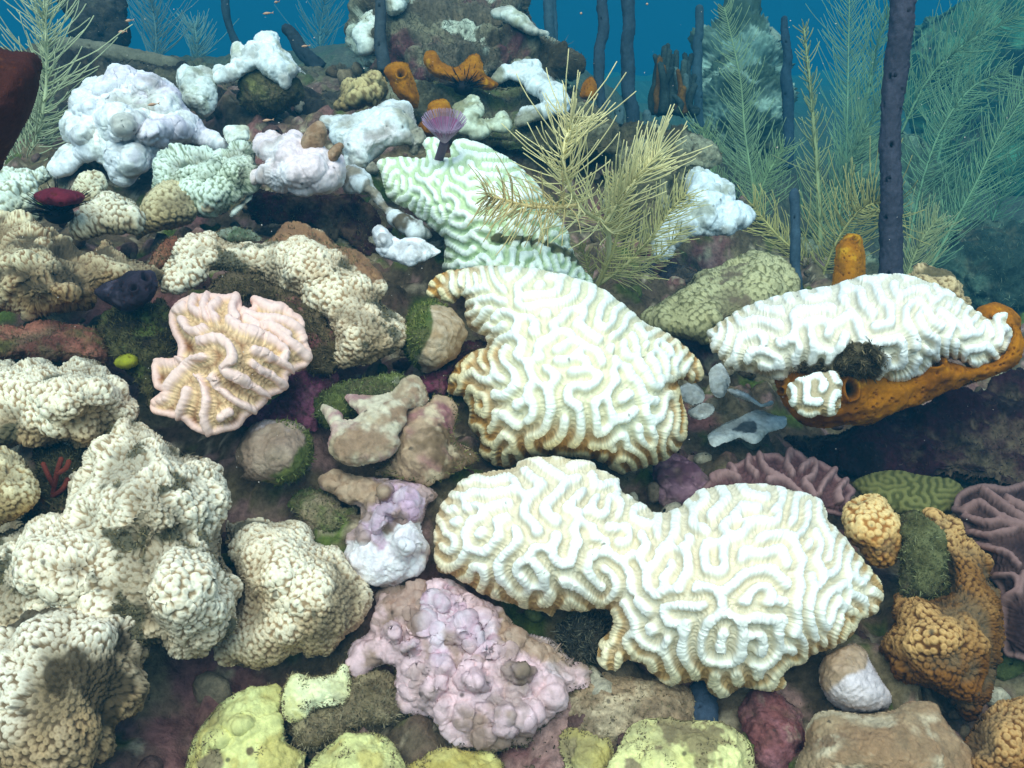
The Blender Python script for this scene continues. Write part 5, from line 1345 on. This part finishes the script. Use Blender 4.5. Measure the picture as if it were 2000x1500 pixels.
BG = [  # most plume colours shifted from tan to green, painting in the water tint
    ('tall yellowish sea plume with bare spiky top at right', (1605,575,1.95), [dict(curl=CURL, axis=[(1605,575,1.95),(1602,480,1.95),(1600,400,1.95),(1592,280,1.95),(1582,160,1.95),(1570,55,1.95)], n=228, length=0.060, fwd=0.7, r0=.0075, r1=.002, rl=0.00096, flat=0.35, seed=21, taper=0.75, ragged=0.45)], '8e9468'),
    ('slender regular feather shaped sea plume at the left of the right hand group', (1490,470,2.3), [dict(curl=CURL, axis=[(1490,470,2.3),(1470,360,2.3),(1455,260,2.3),(1445,150,2.3),(1415,15,2.3)], n=209, ragged=0.45, length=0.085, fwd=0.7, r0=.0035, r1=.0014, rl=0.00080, flat=0.9, seed=22, taper=0.6)], '8a9c74'),
    ('hanging curtain like sea plume low between the rope sponges', (1600,560,1.85), [dict(axis=[(1600,560,1.85),(1630,480,1.82),(1670,420,1.80),(1705,398,1.80),(1740,395,1.80)], n=171, ragged=0.45, length=0.085, fwd=0.2, r0=.003, r1=.0014, rl=0.00088, flat=0.6, seed=23, taper=0.2, curl=0.1, droop=-0.9), dict(curl=CURL, axis=[(1610,560,1.87),(1560,500,1.87),(1510,450,1.88),(1470,400,1.9)], n=133, ragged=0.45, length=0.07, fwd=0.7, rl=0.00080, flat=0.5, seed=24)], 'b0a468'),
    ('pale sea plume at the top edge left of the tall dark rope sponge', (1650,360,2.7), [dict(curl=CURL, axis=[(1650,360,2.7),(1655,220,2.7),(1657,100,2.7),(1660,-30,2.7)], n=190, ragged=0.45, length=0.11, fwd=0.9, r0=.004, r1=.0015, rl=0.00088, flat=0.85, seed=25, taper=0.3)], '7c9474'),
    ('long diagonal sea plume reaching the right edge', (1800,560,2.2), [dict(curl=CURL, axis=[(1800,560,2.2),(1850,460,2.2),(1900,370,2.2),(1955,260,2.2),(2020,160,2.2)], n=209, ragged=0.45, length=0.085, fwd=1.0, r0=.004, r1=.0014, rl=0.00080, flat=0.8, seed=26, taper=0.4)], '748c6a'),
    ('arching sea plume right of the tall dark rope sponge', (1770,500,2.4), [dict(curl=CURL, axis=[(1770,500,2.4),(1800,360,2.4),(1840,250,2.4),(1900,170,2.4),(1970,140,2.4)], n=209, ragged=0.45, length=0.10, fwd=0.6, r0=.004, r1=.0014, rl=0.00088, flat=0.6, seed=27, taper=0.3, droop=0.3)], '748c6a'),
    ('faint upright sea plume in the top right corner', (1830,320,3.0), [dict(curl=CURL, axis=[(1830,320,3.0),(1860,190,3.0),(1890,80,3.0),(1930,-30,3.0)], n=209, ragged=0.45, length=0.15, fwd=0.9, r0=.005, r1=.0018, rl=0.00112, flat=0.6, seed=28, taper=0.3)], '748c6a'),
    ('slanting sea plume filling the gap left of the tall dark rope sponge', (1570,500,2.6), [dict(curl=CURL, axis=[(1570,500,2.6),(1620,390,2.6),(1680,280,2.6),(1730,180,2.6)], n=209, ragged=0.45, length=0.12, fwd=0.8, r0=.004, r1=.0015, rl=0.00096, flat=0.5, seed=29, taper=0.3)], '708664'),
    ('wispy sea plume fanning toward the top right corner', (1760,260,2.7), [dict(curl=CURL, axis=[(1760,260,2.7),(1810,160,2.7),(1880,90,2.7),(1990,30,2.7)], n=190, ragged=0.45, length=0.13, fwd=0.7, r0=.004, r1=.0015, rl=0.00096, flat=0.5, seed=30, taper=0.2)], '708664'),
    ('low bushy sea plume behind the white knobby coral', (1440,480,2.2), [dict(curl=CURL, axis=[(1440,480,2.2),(1410,400,2.2),(1385,320,2.2),(1372,250,2.2)], n=171, ragged=0.45, length=0.075, fwd=0.7, r0=.0035, r1=.0013, rl=0.00080, flat=0.6, seed=31), dict(curl=CURL, axis=[(1450,480,2.2),(1475,400,2.2),(1500,340,2.2),(1530,290,2.2)], n=152, ragged=0.45, length=0.07, fwd=0.8, r0=.0035, r1=.0013, rl=0.00080, flat=0.6, seed=32)], '84966a'),
    ('short fanned sea plume at the right foot of the tall rope sponge', (1790,590,2.0), [dict(curl=CURL, axis=[(1760,590,2.0),(1775,530,2.0),(1800,470,2.0),(1830,430,2.0)], n=152, ragged=0.45, length=0.075, fwd=0.9, r0=.003, r1=.0013, rl=0.00080, flat=0.6, seed=33)], '98986c'),
    ('dim tangled sea plume above the dark low rock at the right edge', (1920,480,2.9), [dict(curl=CURL, axis=[(1920,480,2.9),(1950,400,2.9),(1985,320,2.9),(2030,250,2.9)], n=171, ragged=0.45, length=0.11, fwd=0.7, r0=.004, r1=.0015, rl=0.00104, flat=0.5, seed=34), dict(curl=CURL, axis=[(1900,480,2.9),(1870,400,2.9),(1850,330,2.9)], n=114, ragged=0.45, length=0.10, fwd=0.7, r0=.004, r1=.0015, rl=0.00104, flat=0.5, seed=35)], '627a5c'),
    ('whitish green spiky sea plume in the top left corner', (60,345,1.75), [dict(curl=CURL, axis=[(40,345,1.75),(70,270,1.73),(88,190,1.71),(92,110,1.70),(88,30,1.69),(85,-40,1.69)], n=285, ragged=0.45, length=0.088, fwd=0.45, r0=.0045, r1=.003, rl=0.00104, flat=0.25, seed=36, taper=0.1, start=0.05), dict(curl=CURL, axis=[(30,345,1.78),(45,290,1.78),(62,250,1.78)], n=95, ragged=0.45, length=0.07, fwd=0.6, rl=0.00088, flat=0.4, seed=37)], 'b8bc94'),
    ('faint far sea plume in the blue water left of the outcrop', (380,130,3.6), [dict(curl=CURL, axis=[(380,130,3.6),(385,90,3.6),(380,50,3.6)], n=114, ragged=0.45, length=0.12, fwd=0.8, r0=.005, r1=.002, rl=0.00128, flat=0.5, seed=38)], '7c8c84'),
    ('very faint sea plume at the top edge left of the outcrop', (620,110,4.2), [dict(curl=CURL, axis=[(630,130,4.2),(625,70,4.2),(635,0,4.2)], n=114, ragged=0.45, length=0.16, fwd=0.8, r0=.006, r1=.002, rl=0.00144, flat=0.5, seed=39)], '6c7c78'),
    ('dim sea plume rising beside the dark rock pillar', (300,120,3.2), [dict(curl=CURL, axis=[(300,130,3.2),(305,70,3.2),(295,0,3.2)], n=114, ragged=0.45, length=0.13, fwd=0.8, r0=.005, r1=.002, rl=0.00120, flat=0.5, seed=40)], '6c7c78'),
    ('loose hazy sea plume low between the two right hand rope sponges', (1660,520,2.4), [dict(curl=CURL, axis=[(1660,540,2.4),(1640,440,2.4),(1650,340,2.4),(1690,250,2.4)], n=170, ragged=0.5, length=0.10, fwd=0.6, r0=.004, r1=.0015, rl=0.00088, flat=0.3, seed=41, taper=0.3)], '788a66'),
    ('greenish tangled sea plume midway along the right edge', (1950,330,3.2), [dict(curl=CURL, axis=[(1880,420,3.2),(1930,320,3.2),(1990,250,3.2),(2040,210,3.2)], n=170, ragged=0.5, length=0.15, fwd=0.6, r0=.005, r1=.002, rl=0.00120, flat=0.3, seed=42, taper=0.3), dict(curl=CURL, axis=[(1870,400,3.2),(1850,300,3.2),(1880,200,3.2)], n=120, ragged=0.5, length=0.14, fwd=0.6, r0=.005, r1=.002, rl=0.00120, flat=0.3, seed=43)], '667e5a'),
    ('bushy hazy sea plume just left of the tall dark rope sponge top', (1700,240,3.0), [dict(curl=CURL, axis=[(1640,300,3.0),(1690,200,3.0),(1710,100,3.0),(1740,20,3.0)], n=170, ragged=0.5, length=0.14, fwd=0.7, r0=.005, r1=.002, rl=0.00112, flat=0.3, seed=44, taper=0.3)], '728a68'),
    ('drooping hazy sea plume at the foot of the far mound', (1500,360,2.7), [dict(curl=CURL, axis=[(1530,480,2.7),(1500,390,2.7),(1450,330,2.7),(1400,310,2.7)], n=160, ragged=0.5, length=0.10, fwd=0.5, r0=.004, r1=.0015, rl=0.00096, flat=0.3, seed=45, taper=0.3, droop=0.3)], '86906c'),
]
for lb, bp, br, c in BG:
    plume(lb, bp, br, c)

# ================================================================== animals
def urchin(label, u, v, d, r, L, n, seed):
    e = empty('sea_urchin', tuple(at(u, v, d)), label, 'sea urchin')
    c = at(u, v, d)
    th = np.linspace(0, math.pi, 11); ph = np.linspace(0, 2 * math.pi, 17)[:-1]
    body = [(c + np.array([0, 0, -r * math.cos(a) * .7]), max(r * math.sin(a), 1e-4)) for a in th]
    adopt(tubes_object('body', [(np.array([b[0] for b in body]), np.array([b[1] for b in body]))], 'animal', '0c0b10', None, 14), e)
    R = np.random.default_rng(seed); paths = []
    for k in range(n):
        w = R.normal(size=3); w[2] = abs(w[2]) * 0.8 + 0.1; w[1] -= 0.3; w /= np.linalg.norm(w)
        l = L * (0.6 + 0.5 * R.random())
        p = np.stack([c + w * r * 0.6, c + w * (r + l * .5), c + w * (r + l) + R.normal(size=3) * .002])
        paths.append((p, np.array([.0011, .0008, .0003])))
    for pth in paths[:90]:
        adopt(tubes_object('spine', [pth], 'animal', '0e0d12', None, 4), e)


urchin('black long spined sea urchin under the maroon sponge at left', 115, 418, 1.24, .018, .030, 60, 1)
urchin('black sea urchin nestled in the saddle shaped orange sponge', 905, 172, 1.76, .018, .028, 60, 2)

# feather duster worm: a tube and a funnel of fine radioles
fw = empty('feather_duster_worm', tuple(at(858, 310, 1.42)), 'mauve feather duster worm fanned out on the mint brain coral', 'worm')
adopt(tubes_object('tube', [(pix_curve([(855,318,1.44),(862,296,1.41),(868,276,1.38)]), .0065)], 'animal', '5c4658', None, 12), fw)
R = np.random.default_rng(3); paths = []
c0 = at(868, 276, 1.38)
upv = np.array([0.05, -0.45, 1.0]); upv /= np.linalg.norm(upv)
e1 = np.array([1, 0, -0.05]); e1 -= upv * e1.dot(upv); e1 /= np.linalg.norm(e1); e2 = np.cross(upv, e1)
for k in range(110):
    a = 2 * math.pi * k / 110
    dr = e1 * math.cos(a) + e2 * math.sin(a)
    q = np.linspace(0, 1, 7)[:, None]
    Lr = .026 * (0.92 + .16 * R.random())
    paths.append((c0 + dr * (.004 + Lr * q ** 0.8) + upv * (.034 * q ** 0.8), np.linspace(.0008, .0005, 7)))
crown = tubes_object('crown', paths, 'animal', 'a88ea6', None, 3, 0.3)
# the membrane that joins the radioles into one funnel
adopt(crown, fw)
qs = np.linspace(0, 0.72, 6); AA = np.linspace(0, 2 * math.pi, 61)[:-1]
MV = np.array([[c0 + (e1 * math.cos(a) + e2 * math.sin(a)) * (.004 + .025 * q ** .8) + upv * (.033 * q ** .8) for a in AA] for q in qs])
mi = np.arange(360).reshape(6, 60); mn = np.roll(mi, -1, 1)
adopt(mesh_object('funnel', MV.reshape(-1, 3), np.stack([mi[:-1], mn[:-1], mn[1:], mi[1:]], -1).reshape(-1, 4), 'animal', None, lin('8a5070')), fw)


def fish(u, v, d, L, az, col):
    e = empty('small_fish', tuple(at(u, v, d)), 'tiny pale orange fish hovering above the reef', 'fish', 'tiny fish hovering over the reef')
    c = at(u, v, d); dr = np.array([math.cos(az), math.sin(az), 0.1])
    q = np.linspace(-1, 1, 11)
    prof = np.array([.03, .10, .16, .20, .215, .21, .18, .14, .10, .06, .04]) * L * 0.75
    adopt(tubes_object('body', [(c + dr * (q * L / 2)[:, None], prof)], 'animal', col, None, 8), e)
    t = c + dr * L / 2
    V = np.array([t - dr * L * .06, t + dr * L * .25 + [0, 0, L * .16], t + dr * L * .14, t + dr * L * .25 - [0, 0, L * .16]])
    V = np.concatenate([V, V + np.array([0, .0008, 0])])
    Q = [(0, 1, 2, 2), (0, 2, 3, 3)]
    T = np.array([(0, 1, 2), (0, 2, 3), (4, 6, 5), (4, 7, 6), (1, 5, 2), (5, 6, 2), (2, 6, 3), (6, 7, 3), (0, 4, 1), (4, 5, 1), (0, 3, 4), (3, 7, 4)])
    adopt(mesh_object('tail_fin', V, np.zeros((0, 4)), 'animal', None, lin(col), T, False), e)


for (u, v, d, L, az) in [(252,40,1.7,.020,1.0),(238,62,1.7,.022,-.4),(298,204,1.5,.020,.6),(522,26,1.9,.022,.3),(522,235,1.6,.020,.2),(540,4,1.9,.02,1.2),(596,90,1.8,.018,.4),(1264,8,2.0,.02,1.3),(1135,26,1.9,.02,1.4)]:
    fish(u, v, d, L * 0.75, az, 'c89878')


# ------------------------------------------------------------------ specks drifting in the water
def build_specks():
    r = np.random.default_rng(77)
    n = 420
    u = r.uniform(-50, 2050, n); v = r.uniform(-50, 1250, n); d = 0.45 + 1.6 * r.random(n) ** 1.2
    C = at(u, v, d)
    V, T, k = [], [], 0
    o = np.array([(1, 0, 0), (-1, 0, 0), (0, 1, 0), (0, -1, 0), (0, 0, 1), (0, 0, -1)], float)
    f = np.array([(0, 2, 4), (2, 1, 4), (1, 3, 4), (3, 0, 4), (2, 0, 5), (1, 2, 5), (3, 1, 5), (0, 3, 5)])
    for c in C:
        V.append(c + o * r.uniform(0.00015, 0.0006, 3) * (0.6 + np.linalg.norm(c - CAMV) * 0.5)); T.append(f + k); k += 6
    tag(mesh_object('drifting_specks', np.concatenate(V), np.zeros((0, 4)), 'animal', None, lin('d8cfc0'), np.concatenate(T)), kind='stuff')


build_specks()

rock('dark algae filled gap with rusty growth between the left star corals', [(62,872),(100,866),(150,872),(185,872),(160,920),(140,950),(136,1000),(110,1025),(70,1025),(40,1018),(75,970),(72,925)], 0.99, ('3e3a28', ('6e4030', 20, 0.2, 0.25, 2), ('2a2820', 22, 0.25, 0.25, 5)), 0.010, 26, H=0.02, n=1800, ln=0.008, tc=('3a3626', '6e6848'), seed=330, tv=0.7)
rs = empty('red_branching_sponge', tuple(at(105, 960, 0.95)), 'tiny rusty red branching sponge in the gap between the left star corals', 'sponge')
for pts in ([(100,985,.95),(106,950,.94),(112,920,.93),(120,895,.93)], [(106,950,.94),(95,930,.93),(84,905,.93)], [(112,925,.93),(128,915,.93),(135,900,.93)], [(102,970,.945),(122,955,.94),(132,935,.94)]):
    adopt(tubes_object('branch', [(pix_curve(pts, 5), .0024)], 'sponge', '6c3226', None, 8, 0.3), rs)
coral('plate_coral', 'thin white coral blade sticking out over the dark hollow at upper left', 'coral', [(449,420),(455,408),(470,395),(484,383),(494,378),(492,388),(478,402),(462,417),(452,424)], 1.40, 'smooth', smooth_relief(0.002), blotch('e2e6da', ('c8c4ac', 30, 0.3, 0.3, 3)), H=0.012, tv=0.8, step=1.3, seed=331)

# ------------------------------------------------------------------ algal turf: uncountable short hairs
def build_turf():
    Vs, Ts, Cs, off = [], [], [], 0
    r = np.random.default_rng(5)
    for P, N, L, (c1, c2) in TURF:
        n = len(P)
        ln = L * (0.35 + 0.9 * r.random(n) ** 1.5)
        d = N + r.normal(size=(n, 3)) * 0.75 + np.array([0, 0, 0.25])
        d /= np.linalg.norm(d, axis=1, keepdims=True)
        s = np.cross(d, r.normal(size=(n, 3))); s /= np.linalg.norm(s, axis=1, keepdims=True)
        w = (0.00035 + 0.0005 * r.random(n))[:, None]
        d2 = d + r.normal(size=(n, 3)) * 0.5; d2 /= np.linalg.norm(d2, axis=1, keepdims=True)
        b = P - N * 0.001
        m = b + d * (ln * 0.55)[:, None]
        t = m + d2 * (ln * 0.45)[:, None]
        V = np.stack([b - s * w, b + s * w, m + s * w * 0.7, m - s * w * 0.7, t], 1)
        k = off + np.arange(n)[:, None] * 5
        Ts.append(np.concatenate([k + [0, 1, 2], k + [0, 2, 3], k + [3, 2, 4]]))
        C = lin(c1) + (lin(c2) - lin(c1)) * r.random((n, 1)) ** 1.5
        Vs.append(V.reshape(-1, 3)); Cs.append(np.repeat(C, 5, 0)); off += n * 5
    o = mesh_object('algal_turf', np.concatenate(Vs), np.zeros((0, 4)), 'turf', None, np.concatenate(Cs), np.concatenate(Ts), smooth=False)
    tag(o, kind='stuff')


build_turf()

# ------------------------------------------------------------------ the water between: one even volume
def build_haze():
    x0, x1, y0, y1, z0, z1 = -13.5, 13.5, -3.5, 13.5, -1.2, 1.66
    V = [(x, y, z) for z in (z0, z1) for y in (y0, y1) for x in (x0, x1)]
    Q = [(0, 2, 3, 1), (4, 5, 7, 6), (0, 1, 5, 4), (2, 6, 7, 3), (0, 4, 6, 2), (1, 3, 7, 5)]
    m = bpy.data.materials.new('water_haze')
    m.use_nodes = True
    n, l = m.node_tree.nodes, m.node_tree.links
    n.clear()
    o = n.new('ShaderNodeOutputMaterial')
    v = n.new('ShaderNodeVolumePrincipled')
    v.inputs['Color'].default_value = HAZE_COLOR
    v.inputs['Absorption Color'].default_value = HAZE_ABS
    v.inputs['Density'].default_value = HAZE_DENSITY
    l.new(v.outputs[0], o.inputs['Volume'])
    tag(mesh_object('haze', V, Q, m, None, None, None, False), kind='stuff')


HAZE_COLOR = (0.01, 0.105, 0.175, 1)
HAZE_ABS = (0.0, 0.60, 0.70, 1)
HAZE_DENSITY = 0.23
build_haze()
